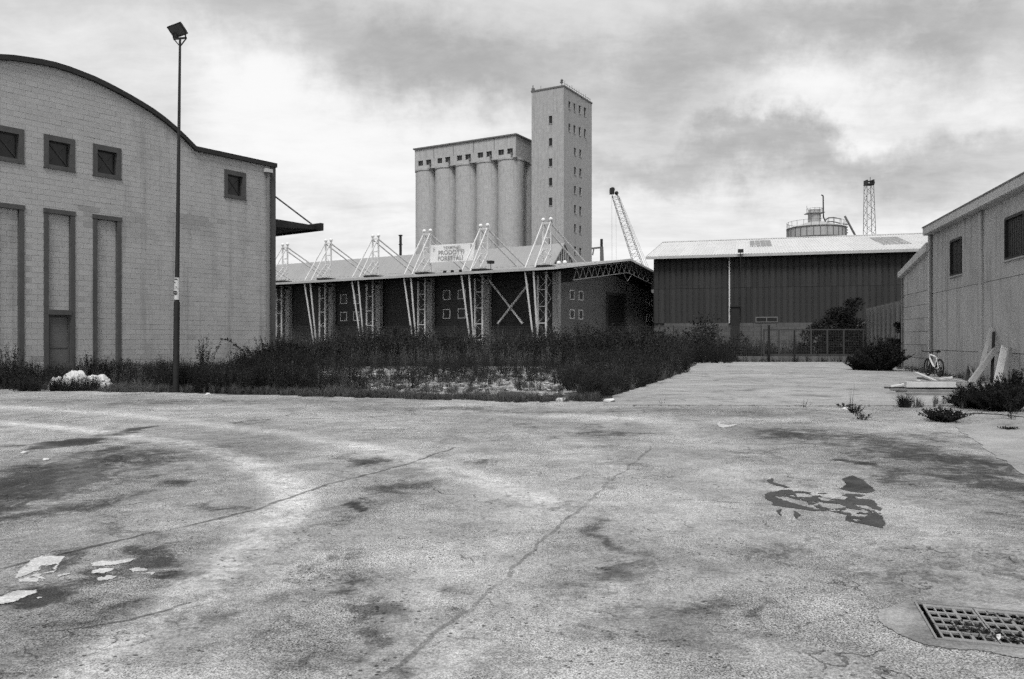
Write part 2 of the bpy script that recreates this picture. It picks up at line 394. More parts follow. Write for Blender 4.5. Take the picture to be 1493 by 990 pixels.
jit = (fbm(fx * 1.3, fx * 0 + 2.2, 21) - .5) * 1.0 + (fbm(fx * 6, fy * 6, 22) - .5) * .5
keep = (fy <= edge_y(fx) + jit)
mid = Vector(gp(GRL / 2, -GRW / 2)); lx = (fx - mid.x) * gx.x + (fy - mid.y) * gx.y; ly = (fx - mid.x) * gy.x + (fy - mid.y) * gy.y
hole = (np.abs(lx) < GRL / 2 + .04) & (np.abs(ly) < GRW / 2 + .04)
ok = keep[q].all(1) & ~hole[q].any(1)
lot = None
V = np.stack([fx, fy, np.zeros_like(fx)], 1)

def lot_material():
    M = bpy.data.materials.new('worn_asphalt'); M.use_nodes = True; k = N(M.node_tree); b = M.node_tree.nodes['Principled BSDF']
    pos = k.new('ShaderNodeNewGeometry').outputs['Position']
    st = k.new('ShaderNodeAttribute', attribute_name='stain').outputs['Fac']
    tr = k.new('ShaderNodeAttribute', attribute_name='track').outputs['Fac']
    big = k.noise(pos, .35, 6, .62, .5); med = k.noise(pos, 1.7, 6, .68, .6); grit = k.noise(pos, 38, 3, .75); sp = k.noise(pos, 95, 2, .7); mid = k.noise(pos, 9, 4, .7)
    f = k.m('ADD', 1.0, k.m('MULTIPLY', k.m('SUBTRACT', k.remap(big, .3, .68), .5), .42))
    f = k.m('MULTIPLY', f, k.m('ADD', 1.0, k.m('MULTIPLY', k.m('SUBTRACT', k.remap(med, .32, .64), .55), .36)))
    f = k.m('MULTIPLY', f, k.m('ADD', 1.0, k.m('MULTIPLY', k.m('SUBTRACT', k.remap(mid, .3, .64), .55), .30)))
    f = k.m('MULTIPLY', f, k.m('ADD', 1.0, k.m('MULTIPLY', k.m('SUBTRACT', k.remap(grit, .38, .60), .55), .50)))
    spm = k.m('MULTIPLY', k.m('SUBTRACT', k.remap(sp, .38, .58), .55), k.remap(k.noise(pos, .7, 5, .65, .8), .38, .62, .45, 1.45))
    f = k.m('MULTIPLY', f, k.m('ADD', 1.0, spm))
    # stains bite through in a ragged way
    rag = k.remap(k.m('ADD', st, k.m('MULTIPLY', k.m('SUBTRACT', k.noise(pos, 2.6, 9, .80, .9), .5), 2.6)), .14, .60, 0, 1)
    rag = k.m('MULTIPLY', rag, k.remap(k.m('ADD', k.m('MULTIPLY', st, .35), k.noise(pos, 15, 5, .8, .5)), .42, .66, .35, 1))
    rag = k.m('MULTIPLY', rag, k.remap(st, 0, .25, 0, 1))
    f = k.m('MULTIPLY', f, k.m('SUBTRACT', 1.0, k.m('MULTIPLY', rag, k.m('ADD', .52, k.m('MULTIPLY', st, .36)))))
    trn = k.m('MULTIPLY', k.m('MULTIPLY', tr, k.remap(k.noise(pos, 2.5, 8, .75), .34, .58, .15, 1)), k.remap(k.noise(pos, 14, 5, .75), .36, .6, .45, 1.25))
    f = k.m('ADD', f, k.m('MULTIPLY', trn, 1.0))
    # dull scuffed areas of their own, broken into streaks
    di = k.new('ShaderNodeAttribute', attribute_name='dirt').outputs['Fac']
    f = k.m('MULTIPLY', f, k.m('SUBTRACT', 1.0, k.m('MULTIPLY', di, k.remap(k.noise(pos, 5.5, 8, .8, .5), .36, .6, .55, 1.5))))
    scf = k.m('MULTIPLY', k.remap(k.noise(pos, .55, 5, .6, 1.2), .50, .68), k.remap(k.noise(pos, 4.5, 7, .78, .6), .44, .58))
    f = k.m('MULTIPLY', f, k.m('SUBTRACT', 1.0, k.m('MULTIPLY', scf, .52)))
    # pits and dark stones
    vo = k.new('ShaderNodeTexVoronoi', feature='F1'); k.l.new(pos, vo.inputs['Vector']); vo.inputs['Scale'].default_value = 17
    pit = k.m('MULTIPLY', k.remap(vo.outputs['Distance'], .12, .26, 1, 0), k.remap(k.noise(pos, 2.1, 3), .40, .6, 0, 1))
    f = k.m('MULTIPLY', f, k.m('SUBTRACT', 1.0, k.m('MULTIPLY', pit, .78)))
    # cracking
    wv = k.v('ADD', pos, k.v('SCALE', k.v('SUBTRACT', k.new('ShaderNodeTexNoise').outputs['Color'], (.5, .5, .5))))
    nz = [n for n in k.n if n.bl_idname == 'ShaderNodeTexNoise'][-1]; k.l.new(pos, nz.inputs['Vector']); nz.inputs['Scale'].default_value = 2.2; nz.inputs['Detail'].default_value = 5
    scn = [n for n in k.n if n.bl_idname == 'ShaderNodeVectorMath' and n.operation == 'SCALE'][-1]; scn.inputs['Scale'].default_value = .7
    crk = None
    for sc, th, lo, hi in ((.6, .006, .53, .62), (2.6, .016, .56, .68)):
        ve = k.new('ShaderNodeTexVoronoi', feature='DISTANCE_TO_EDGE'); k.l.new(wv, ve.inputs['Vector']); ve.inputs['Scale'].default_value = sc
        c = k.m('MULTIPLY', k.remap(ve.outputs['Distance'], th * .4, th, 1, 0), k.remap(k.noise(pos, .8 if sc < 1 else .6, 4, .6), lo, hi, 0, 1))
        crk = c if crk is None else k.m('MAXIMUM', crk, c)
    # construction joints filled with dirt
    wj = k.v('ADD', pos, k.v('MULTIPLY', k.v('SUBTRACT', nz.outputs['Color'], (.5, .5, .5)), (.22, .22, 0)))
    JO = [([(-40, 838), (60, 815), (130, 797), (250, 772), (375, 742), (480, 706), (600, 675), (662, 653)], .034, .95),
          ([(555, 995), (650, 912), (730, 848), (840, 745), (935, 665), (952, 650)], .024, .6),
          ([(520, 611), (720, 616), (900, 620)], .03, .6), ([(80, 920), (185, 905), (270, 880)], .02, .8), ([(1120, 735), (1000, 728)], .02, .5), ([(1200, 637), (1270, 633), (1320, 628)], .03, .7)]
    jn = None
    for pts, wd, amp in JO:
        P = [G(*p) for p in pts]
        for a, c in zip(P[:-1], P[1:]):
            va = Vector((a[0], a[1], 0)); vb = Vector((c[0] - a[0], c[1] - a[1], 0))
            r_ = k.v('SUBTRACT', wj, tuple(va)); t = k.m('DIVIDE', k.v('DOT_PRODUCT', r_, tuple(vb), out=1), vb.length_squared, clamp=True)
            sc = k.new('ShaderNodeVectorMath', operation='SCALE'); sc.inputs[0].default_value = vb; k.l.new(t, sc.inputs['Scale'])
            dd = k.v('LENGTH', k.v('SUBTRACT', r_, sc.outputs[0]), out=1)
            j = k.remap(dd, wd * .35, wd, amp, 0)
            jn = j if jn is None else k.m('MAXIMUM', jn, j)
    jn = k.m('MULTIPLY', jn, k.remap(k.noise(pos, 1.6, 6, .75), .32, .52, .22, 1))
    f = k.m('MULTIPLY', f, k.m('SUBTRACT', 1.0, k.m('MULTIPLY', crk, .55)))
    f = k.m('MULTIPLY', f, k.m('SUBTRACT', 1.0, k.m('MULTIPLY', jn, .66)))
    pale = k.m('MULTIPLY', k.remap(k.noise(pos, 1.1, 8, .75, 1.0), .54, .66), k.remap(k.noise(pos, 7, 6, .8), .44, .6))
    f = k.m('ADD', f, k.m('MULTIPLY', pale, .22))
    k.l.new(k.m('MAXIMUM', k.m('MULTIPLY', f, .255), .02), b.inputs['Base Color'])
    b.inputs['Roughness'].default_value = .93; b.inputs['Specular IOR Level'].default_value = .15
    h = k.m('SUBTRACT', k.m('ADD', k.m('MULTIPLY', grit, .5), k.m('ADD', k.m('MULTIPLY', sp, .3), k.m('MULTIPLY', mid, .5))), k.m('ADD', k.m('MULTIPLY', crk, 1.2), k.m('MULTIPLY', jn, 1.2)))
    bn = k.new('ShaderNodeBump'); bn.inputs['Strength'].default_value = .75; bn.inputs['Distance'].default_value = .012
    k.l.new(h, bn.inputs['Height']); k.l.new(bn.outputs[0], b.inputs['Normal'])
    return M
M_LOT = lot_material()
lot = np_mesh('asphalt_lot', V, q[ok], M_LOT, kind='structure')
for nm, arr in (('stain', stain), ('track', track), ('dirt', dirt)):
    a = lot.data.attributes.new(nm, 'FLOAT', 'POINT'); a.data.foreach_set('value', arr.ravel().astype(np.float32))

def conc_material(name, gcol, seed):
    M = bpy.data.materials.new(name); M.use_nodes = True; k = N(M.node_tree); b = M.node_tree.nodes['Principled BSDF']
    pos = k.v('ADD', k.new('ShaderNodeNewGeometry').outputs['Position'], (seed, seed * 2, 0))
    f = 1.0
    for sc, amp, dt in ((.25, 1.0, 5), (1.2, .8, 6), (8, .6, 4), (45, 1.3, 3), (100, 1.2, 2)):
        f = k.m('MULTIPLY', f, k.m('ADD', 1.0, k.m('MULTIPLY', k.m('SUBTRACT', k.noise(pos, sc, dt, .65, .4), .5), amp)))
    dk = k.remap(k.noise(pos, .9, 7, .7, .9), .50, .68, 1, .5)
    f = k.m('MULTIPLY', f, dk)
    k.l.new(k.m('MULTIPLY', f, gcol), b.inputs['Base Color']); b.inputs['Roughness'].default_value = .92; b.inputs['Specular IOR Level'].default_value = .15
    bn = k.new('ShaderNodeBump'); bn.inputs['Strength'].default_value = .5; bn.inputs['Distance'].default_value = .01
    k.l.new(k.noise(pos, 40, 3, .7), bn.inputs['Height']); k.l.new(bn.outputs[0], b.inputs['Normal'])
    return M
M_SLAB = conc_material('pale_slab', .285, 4.2); M_GRAVEL = conc_material('rubble_ground', .27, 9.1); M_PATCHL = conc_material('pale_patch', .46, 2.0); M_PATCHD = conc_material('dark_bitumen', .058, 6.0); M_APRON = conc_material('apron_concrete', .28, 13.0); M_COLLAR = conc_material('drain_mortar', .26, 17.0)

def chaikin(P, n=2):
    for _ in range(n): P = [q_ for a, b in zip(P, P[1:] + P[:1]) for q_ in ((a[0] * .75 + b[0] * .25, a[1] * .75 + b[1] * .25), (a[0] * .25 + b[0] * .75, a[1] * .25 + b[1] * .75))]
    return P
def ragged(pts, amp=.05, step=.12, seed=0):
    rr = random.Random(seed); out = []
    for a, b in zip(pts, pts[1:] + pts[:1]):
        L = math.hypot(b[0] - a[0], b[1] - a[1]); n = max(1, int(L / step))
        for i in range(n):
            out.append((a[0] + (b[0] - a[0]) * i / n + rr.uniform(-amp, amp), a[1] + (b[1] - a[1]) * i / n + rr.uniform(-amp, amp)))
    return out
def sheet(name, poly, z, m):
    me = bpy.data.meshes.new(name); bm = bmesh.new()
    f = bm.faces.new([bm.verts.new((x, y, z)) for x, y in poly]); f.normal_update()
    if f.normal.z < 0: f.normal_flip()
    bmesh.ops.triangulate(bm, faces=bm.faces); bm.to_mesh(me); bm.free(); me.materials.append(m)
    o = bpy.data.objects.new(name, me); COL.objects.link(o); o['kind'] = 'structure'; return o
def in_poly(x, y, P):
    c = np.zeros(x.shape, bool)
    for (x1, y1), (x2, y2) in zip(P, P[-1:] + P[:-1]):
        hit = ((y1 > y) != (y2 > y)); xi = (x2 - x1) * (y - y1) / ((y2 - y1) if y2 != y1 else 1e-9) + x1; c ^= hit & (x < xi)
    return c
def mask_sheet(name, P, holes, z, m, cell=.014, warp=.10, seed=0, bite=0, hard=None):
    xa, xb = min(p_[0] for p_ in P) - .15, max(p_[0] for p_ in P) + .15; ya, yb = min(p_[1] for p_ in P) - .2, max(p_[1] for p_ in P) + .2
    gx_, gy_ = np.meshgrid(np.arange(xa, xb, cell), np.arange(ya, yb, cell * 1.5)); cx_, cy_ = gx_[:-1, :-1], gy_[:-1, :-1]
    ux = cx_ + (fbm(cx_ * 3, cy_ * 2, seed, 6) - .5) * 2 * warp; uy = cy_ + (fbm(cx_ * 3, cy_ * 2, seed + 50, 6) - .5) * 2.4 * warp
    ux = ux - np.mean(ux - cx_); uy = uy - np.mean(uy - cy_)
    k_ = in_poly(ux, uy, P)
    for h in holes: k_ &= ~in_poly(ux, uy, h)
    if hard: k_ &= ~in_poly(cx_ + cell / 2, cy_ + cell * .75, hard)
    if bite: k_ &= (fbm(cx_ * 8, cy_ * 5, seed + 9, 5) < bite) | (np.abs(fbm(cx_ * 4, cy_ * 2.6, seed + 19, 5) - .5) < .018)
    id_ = np.arange(gx_.size).reshape(gx_.shape); qd = np.stack([id_[:-1, :-1], id_[:-1, 1:], id_[1:, 1:], id_[1:, :-1]], -1)[k_]
    u_, inv = np.unique(qd.ravel(), return_inverse=True)
    V_ = np.stack([gx_.ravel()[u_], gy_.ravel()[u_], np.full(len(u_), z)], 1)
    return np_mesh(name, V_, inv.reshape(-1, 4), m, kind='structure')
slab_poly = ragged([(2.25, 19.3), (5.2, 19.15), (9.3, 19.0), (13.0, 19.4), (16.0, 21.5), (24.6, 55.6), (12.6, 55.6), (11.9, 51.0), (6.6, 33), (2.9, 22.5)], .05, .4, 3)
MB().plate(slab_poly, -.02, .028).build('concrete_slab', M_SLAB, kind='structure')
sheet('concrete_apron', ragged([G(1392, 622), G(1440, 616), (12.2, 18.7), (15.2, 19.2), (14.9, 10), G(1560, 738), G(1493, 694), G(1450, 664), G(1415, 640)], .05, .25, 5), .006, M_APRON)
sheet('rubble_ground', ragged([(-4.3, 24.0), (-1.0, 23.0), (1.2, 22.9), (2.2, 25), (2.4, 32), (2.2, 44.5), (-11.5, 46), (-9.0, 34), (-6.5, 28)], .2, .5, 6), -.012, M_GRAVEL)
MB().box(-11.5, 2.0, 44.6, 46.2, -.01, .035).build('concrete_strip', M_APRON, kind='structure')
c4 = lambda L: [G(a / 2.986, b / 2.986 + 580) for a, b in L]
c6 = lambda L: [G(a / 2.986 + 993, b / 2.986 + 580) for a, b in L]
for i, L in enumerate([[(45, 790), (95, 745), (160, 705), (200, 690), (285, 695), (245, 735), (220, 765), (180, 800), (60, 808)],
                       [(395, 722), (430, 715), (490, 718), (560, 702), (585, 700), (560, 715), (500, 730), (430, 738), (400, 735)],
                       [(380, 760), (420, 748), (500, 745), (495, 755), (440, 768), (385, 768)], [(415, 788), (450, 778), (495, 782), (480, 795), (430, 800)],
                       [(550, 752), (590, 745), (635, 746), (630, 758), (570, 762)], [(-40, 880), (0, 868), (60, 842), (135, 840), (130, 852), (90, 865), (60, 885), (30, 898), (-30, 905)],
                       [(630, 768), (670, 766), (660, 775)], [(155, 875), (188, 870), (180, 882)], [(240, 775), (300, 765), (290, 772), (250, 783)]]):
    mask_sheet('pale_patch', c4(L), [], .004, M_PATCHL, .010, .07, i * 3, .64)
ISL = [c6(L) for L in [[(585, 418), (640, 414), (695, 430), (680, 442), (610, 436)], [(455, 438), (545, 452), (530, 472), (470, 456)], [(500, 415), (560, 420), (575, 432), (500, 432)], [(600, 458), (680, 462), (715, 476), (640, 482), (590, 472)],
                       [(690, 478), (760, 488), (820, 492), (800, 500), (720, 492)], [(740, 505), (820, 510), (800, 520), (745, 516)], [(770, 470), (795, 468), (790, 480)], [(730, 528), (790, 534), (770, 540)], [(800, 430), (830, 440), (826, 448), (800, 440)]]]
for i, L in enumerate([[(695, 355), (745, 338), (800, 360), (850, 403), (800, 415), (740, 408), (695, 398), (715, 375)],
                       [(370, 425), (430, 402), (470, 398), (560, 412), (700, 417), (790, 424), (825, 445), (850, 470), (885, 487), (868, 510), (890, 540), (888, 572), (800, 558), (715, 537), (728, 512), (640, 492), (560, 490), (470, 480), (400, 470)],
                       [(370, 362), (405, 350), (400, 368), (470, 392), (455, 396), (385, 372)], [(480, 492), (525, 515), (510, 530), (488, 505)], [(415, 490), (440, 484), (430, 505), (440, 520), (420, 505)]]):
    mask_sheet('bitumen_patch', c6(L), ISL if i == 1 else [], .004, M_PATCHD, .011, .075, 60 + i * 7, .56 if i == 1 else 0)
sheet('painted_arc', [G(1048, 622), G(1045, 618), G(1051, 614), G(1050, 618), G(1062, 620), G(1083, 617), G(1066, 622), G(1054, 624)], .005, M_PATCHL)

# drain
cb = MB()
oc = ragged(chaikin([G(1278, 902), G(1292, 884), G(1330, 874), G(1420, 877), (4.9, 4.35), (4.6, 3.4), G(1500, 962), G(1430, 949), G(1350, 946), G(1310, 922)]), .010, .06, 9)
ic = [gp(-.012, .012), gp(GRL + .012, .012), gp(GRL + .012, -GRW - .012), gp(-.012, -GRW - .012)]
mask_sheet('drain_collar', oc, [], .005, M_COLLAR, .009, .05, 5, 0, ic)
dr = thing('storm_drain', 'long cast iron storm drain grating with rows of square holes in the near tarmac', 'drain grate', (GR0.x, GR0.y, 0), GRA)
p = MB(); D = .9
p.add([(0, 0, -D), (GRL, 0, -D), (GRL, -GRW, -D), (0, -GRW, -D), (0, 0, 0), (GRL, 0, 0), (GRL, -GRW, 0), (0, -GRW, 0)], [(0, 1, 2, 3), (0, 4, 5, 1), (1, 5, 6, 2), (2, 6, 7, 3), (3, 7, 4, 0)])
p.build('pit', M_PIT, dr, fixn=False)
fr = MB()
fr.box(-.012, GRL + .012, 0, .012, -.06, .012).box(-.012, GRL + .012, -GRW - .012, -GRW, -.06, .012).box(-.012, 0, -GRW, 0, -.06, .012).box(GRL, GRL + .012, -GRW, 0, -.06, .012)
fr.build('frame', M_IRON, dr)
x = .028; first = None
for sct in range(6):
    if x > GRL - .3: break
    gm = MB(); cw = .039; cp = .0485; cols = []; cx = .012
    for ccol in range(5):
        cols.append((cx, cx + cw)); cx += cp + (.010 if ccol == 2 else 0)
    Wd = cx - (cp - cw) + .012
    ry = [(-.045 - i * .108, -.045 - i * .108 - .084) for i in range(5)]
    ye = [-.004] + [e for r_ in ry for e in r_] + [-GRW + .004]
    for i in range(0, 12, 2): gm.box(0, Wd, ye[i + 1], ye[i], -.004, .008)
    xe = [0] + [e for c in cols for e in c] + [Wd]
    for (a, b) in ry:
        for i in range(0, 12, 2): gm.box(xe[i], xe[i + 1], b, a, -.004, .006)
    o = gm.build('grate_panel', M_IRON, dr); o.location = (x, 0, 0); x += Wd + .006
dl = MB()
for i in range(1300):
    cxx, cyy = random.choice([(.20, -.32), (.24, -.36), (.47, -.14), (.55, -.2), (.68, -.22), (.76, -.30), (.9, -.2), (1.05, -.3), (.17, -.42), (.62, -.3), (.3, -.45), (.85, -.12), (.40, -.5), (1.0, -.45)])
    a = random.uniform(0, 6.28); s_ = random.uniform(.006, .018); px0, py0 = cxx + random.gauss(0, .05), cyy + random.gauss(0, .045); z = random.uniform(-.02, .016)
    dl.add([(px0 + math.cos(a) * s_, py0 + math.sin(a) * s_, z), (px0 - math.sin(a) * s_ * .5, py0 + math.cos(a) * s_ * .5, z + .004), (px0 - math.cos(a) * s_, py0 - math.sin(a) * s_, z + random.uniform(0, .01)), (px0 + math.sin(a) * s_ * .5, py0 - math.cos(a) * s_ * .5, z - .003)], [(0, 1, 2, 3)])
o = dl.build('leaf_litter', M_LEAFD, kind='stuff', fixn=False); o.location = (GR0.x, GR0.y, 0); o.rotation_euler = (0, 0, GRA)
o = MB().add([(.0, 0, 0), (.03, .006, .006), (.07, .03, .012), (.05, .04, .01), (.018, .022, .008)], [(0, 1, 2, 3, 4)]).build('paper_scrap', M_TARP, fixn=False)
pp = gp(.30, -.545); o.location = (pp[0], pp[1], .012); o.rotation_euler = (0, 0, .5); tag(o, 'tiny white paper scrap lying on the storm drain grating', 'litter')

# ================================================================== LEFT BLOCK BUILDING
A_L = 36.3; OL = (-16.54, 29.0)
bl = thing('block_warehouse', 'pale concrete block warehouse with curved gable and dark roof edging', 'warehouse', (OL[0], OL[1], 0), R(90 - A_L))
XR = 9.47; XJ = 5.45; HF = 9.69
tc_ = -.13
def arc_h(dx):
    dx = abs(dx); return float(np.interp(dx, [0, .4, .8, 1.4, 1.78, 2.35, 2.93, 3.4, 3.88, 4.38, 4.87, 5.58], [11.64, 11.625, 11.58, 11.50, 11.42, 11.27, 11.10, 10.94, 10.76, 10.50, 10.21, 9.69]))
AX = [tc_ + v for v in np.linspace(-5.58, 5.58, 25)]
ARC = [(v, arc_h(v - tc_)) for v in AX]
XL = -10.9
openings = []
WIN = [-1.69, .045, 1.78, 7.385]
for c in WIN: openings.append((c - .54, c + .54, 7.80, 9.0))
STR = [-1.69, .045, 1.78]
for c in STR: openings.append((c - .54, c + .54, -.1, 6.33))
def roof_clip(poly):
    xa = min(p_[0] for p_ in poly); xb = max(p_[0] for p_ in poly)
    out = []
    for lo, hi, kind in ((-99, ARC[0][0], 0), (ARC[0][0], ARC[-1][0], 1), (ARC[-1][0], 99, 0)):
        if xb <= lo or xa >= hi: continue
        pl_ = clip(clip(poly, (lo, 100), (lo, 0)) if False else poly, (-99, 99), (99, 99))
        pl_ = [p_ for p_ in pl_]
        pl_ = clip(pl_, (lo, 0), (lo, 1)) if xa < lo else pl_      # keep x > lo
        pl_ = clip(pl_, (hi, 1), (hi, 0)) if xb > hi else pl_      # keep x < hi
        if len(pl_) < 3: continue
        if kind == 0: pl_ = clip(pl_, (0, HF), (1, HF))
        else:
            for a, b in zip(ARC[:-1], ARC[1:]): pl_ = clip(pl_, a, b) if len(pl_) > 2 else pl_
        if len(pl_) > 2: out.append(pl_)
    return out
mort = MB()
xsplit = sorted(set([XL, XR] + [a for o_ in openings for a in o_[:2]]))
for xa, xb in zip(xsplit[:-1], xsplit[1:]):
    for (x0, x1, z0, z1) in cut((xa, xb, 0, 12), openings):
        for pl_ in roof_clip([(x0, z0), (x1, z0), (x1, z1), (x0, z1)]): mort.prism(pl_, .006, .3)
mort.build('mortar', M_MORTAR, bl)
core = MB(); core.prism([(XL, 0), (XR, 0), (XR, HF - .05)] + [(a, b - .05) for a, b in ARC[::-1]] + [(XL, HF - .05)], .3, 26)
core.build('wall_core', M_BLOCK, bl)
whole = MB().box(.005, .395, 0, .15, .005, .195).build('block', M_BLOCK, bl); whole_used = False
stuff = MB(); damp = MB(); cand = []
r = 0; z = 0
while z < 11.7:
    x = XL - (.2 if r % 2 else 0)
    while x < XR:
        x0, x1 = max(x, XL), min(x + .4, XR - .02)
        if x1 - x0 > .03:
            rects = cut((x0 + .005, x1 - .005, z + .005, z + .195), openings)
            isw = len(rects) == 1 and abs(rects[0][1] - rects[0][0] - .39) < 1e-6 and abs(rects[0][3] - rects[0][2] - .19) < 1e-6
            for rc in rects:
                rp = [(rc[0], rc[2]), (rc[1], rc[2]), (rc[1], rc[3]), (rc[0], rc[3])]
                tops = roof_clip(rp)
                full = isw and len(tops) == 1 and min(q_[1] for q_ in tops[0]) == rc[2] and abs(max(q_[1] for q_ in tops[0]) - rc[3]) < 1e-6 and len(tops[0]) == 4
                if full and x > -2.05 and x < 2.0 and z > 1.2 and not (.6 < x < 1.3 and 5.7 < z < 6.5): cand.append((x, z))
                else:
                    dm = (4.3 < x < 7.0 and 6.15 < z < 6.7 and random.random() < .55) or (2.3 < x < 3.0 and 6.1 < z < 6.5) or (.6 < x < 1.3 and 5.7 < z < 6.5 and random.random() < .6) or (z < .9 and random.random() < .25) or (4.6 < x < 5.6 and .8 < z < 1.8 and random.random() < .3)
                    for pl_ in tops: (damp if dm else stuff).prism(pl_, random.uniform(-.003, .003), .12)
        x += .4
    z += .2; r += 1
cand.sort()
for i, (x, z) in enumerate(cand):
    if i < 299:
        o = whole if i == 0 else piece(whole, bl)
        o.location = (x, random.uniform(-.004, .003), z)
    else: stuff.box(x + .005, x + .395, random.uniform(-.003, .003), .12, z + .005, z + .195)
# block infill inside the tall recesses
for c in STR:
    r = 0; z = 0
    while z < 6.15:
        xx = c - .375 - (.2 if r % 2 else 0)
        while xx < c + .375:
            a, b = max(xx, c - .375), min(xx + .4, c + .375)
            z1 = min(z + .195, 6.17)
            z0 = z + .005
            if abs(c - .045) < .01 and z0 < 2.68: z0 = max(z0, 2.68)
            if b - a > .02 and z1 - z0 > .02: stuff.box(a + .005, b - .005, .09, .2, z0, z1)
            xx += .4
        z += .2; r += 1
stuff.build('block_courses', M_BLOCK, bl, kind='stuff', fixn=False); damp.build('damp_blocks', mat('damp_block', .285, .9, .12, .8, .12, 40, .35, island=.12), bl, kind='stuff', fixn=False)
inf = MB()
for c in STR:
    inf.box(c - .37, c + .37, .10, .31, 2.7 if abs(c - .045) < .01 else 0, 6.2)
inf.build('recess_mortar', M_MORTAR, bl)
for c in STR:
    s_ = MB()
    s_.box(c - .54, c - .38, -.03, .25, 0, 6.17).box(c + .38, c + .54, -.03, .25, 0, 6.17).box(c - .56, c + .56, -.045, .25, 6.17, 6.33)
    s_.build('recess_surround', M_SURR, bl)
for c in WIN:
    f_ = MB(); i0, i1, z0, z1 = c - .375, c + .375, 7.93, 8.80
    f_.box(c - .54, i0, -.03, .25, 7.82, 9.0).box(i1, c + .54, -.03, .25, 7.82, 9.0).box(i0, i1, -.03, .25, z1, 9.0).box(c - .56, c + .56, -.05, .25, 7.78, 7.82).box(i0, i1, -.03, .25, 7.82, z0)
    wf = f_.build('window', M_SURR, bl)
    MB().box(i0 - .005, i1 + .005, .15, .2, z0 - .005, z1 + .005).build('pane', M_PANE, wf)
    x_ = MB(); x_.bar((i0, .13, z0), (i1, .13, z1), .018).bar((i0, .112, z1), (i1, .112, z0), .018)
    x_.box(i0, i1, .12, .145, z0, z0 + .03).box(i0, i1, .12, .145, z1 - .03, z1).box(i0, i0 + .03, .12, .145, z0 + .03, z1 - .03).box(i1 - .03, i1, .12, .145, z0 + .03, z1 - .03)
    x_.build('grille', M_MESHW, wf)
dk = MB(); dk.box(-.36, .45, -.06, .22, 2.50, 2.68).build('lintel', M_SURR, bl)
df = MB(); df.box(-.335, -.28, .03, .2, 0, 2.5).box(.37, .425, .03, .2, 0, 2.5).box(-.28, .37, .03, .2, 2.44, 2.5); dfo = df.build('door', M_SURR, bl)
dl_ = MB(); dl_.box(-.28, .37, .10, .16, .02, 1.28).box(-.28, .37, .10, .16, 1.30, 2.44).box(-.27, .36, .12, .15, 1.28, 1.30); dl_.build('door_leaf', M_DOOR, dfo)
MB().box(-.27, .36, .085, .10, 1.275, 1.305).build('rail', M_SURR, dfo)
cp = MB(); path = [(XL, HF)] + ARC + [(XR + .05, HF)]
for a, b in zip(path[:-1], path[1:]):
    pa = [(a[0], a[1] - .18), (b[0] + .001, b[1] - .18), (b[0] + .001, b[1] + .01), (a[0], a[1] + .01)]
    cp.prism(pa, -.14, .35)
cp.build('roof_edging', M_CAP, bl)
rf = MB()
for a, b in zip(path[:-1], path[1:]): rf.add([(a[0], .35, a[1] + .02), (b[0], .35, b[1] + .02), (b[0], 26.2, b[1] + .02), (a[0], 26.2, a[1] + .02)], [(0, 1, 2, 3)])
rf.build('roof', M_CAP, bl)
dp = MB(); dp.tube([(9.05, -.09, 0), (9.05, -.09, 9.2)], .055, 10); dpo = dp.build('downpipe', M_PIPE, bl, True)
MB().box(8.85, 9.22, -.22, -.005, 9.2, 9.36).build('hopper', M_FASC, dpo)
MB().box(9.24, 9.50, -.05, .3, 0, 9.58).build('corner_trim', M_SURR, bl)
# canopy on the far side wall
cn = MB()
cn.prism([(9.5, 7.36), (12.75, 7.30), (12.75, 7.12), (11.1, 7.02), (9.5, 6.88)], 1.0, 14)
cn.build('canopy', M_STEELD, bl)
MB().box(12.752, 12.95, .7, 14.3, 7.05, 7.42).build('canopy_edge', M_STEELD, bl)
rd = MB(); rd.tube([(9.5, 1.3, 8.95), (12.7, 1.3, 7.40)], .04, 6); rd.build('tie_rod', M_PIPE, bl)
rd = MB(); rd.tube([(9.5, 8, 8.95), (12.7, 8, 7.40)], .04, 6); rd.build('tie_rod', M_PIPE, bl)

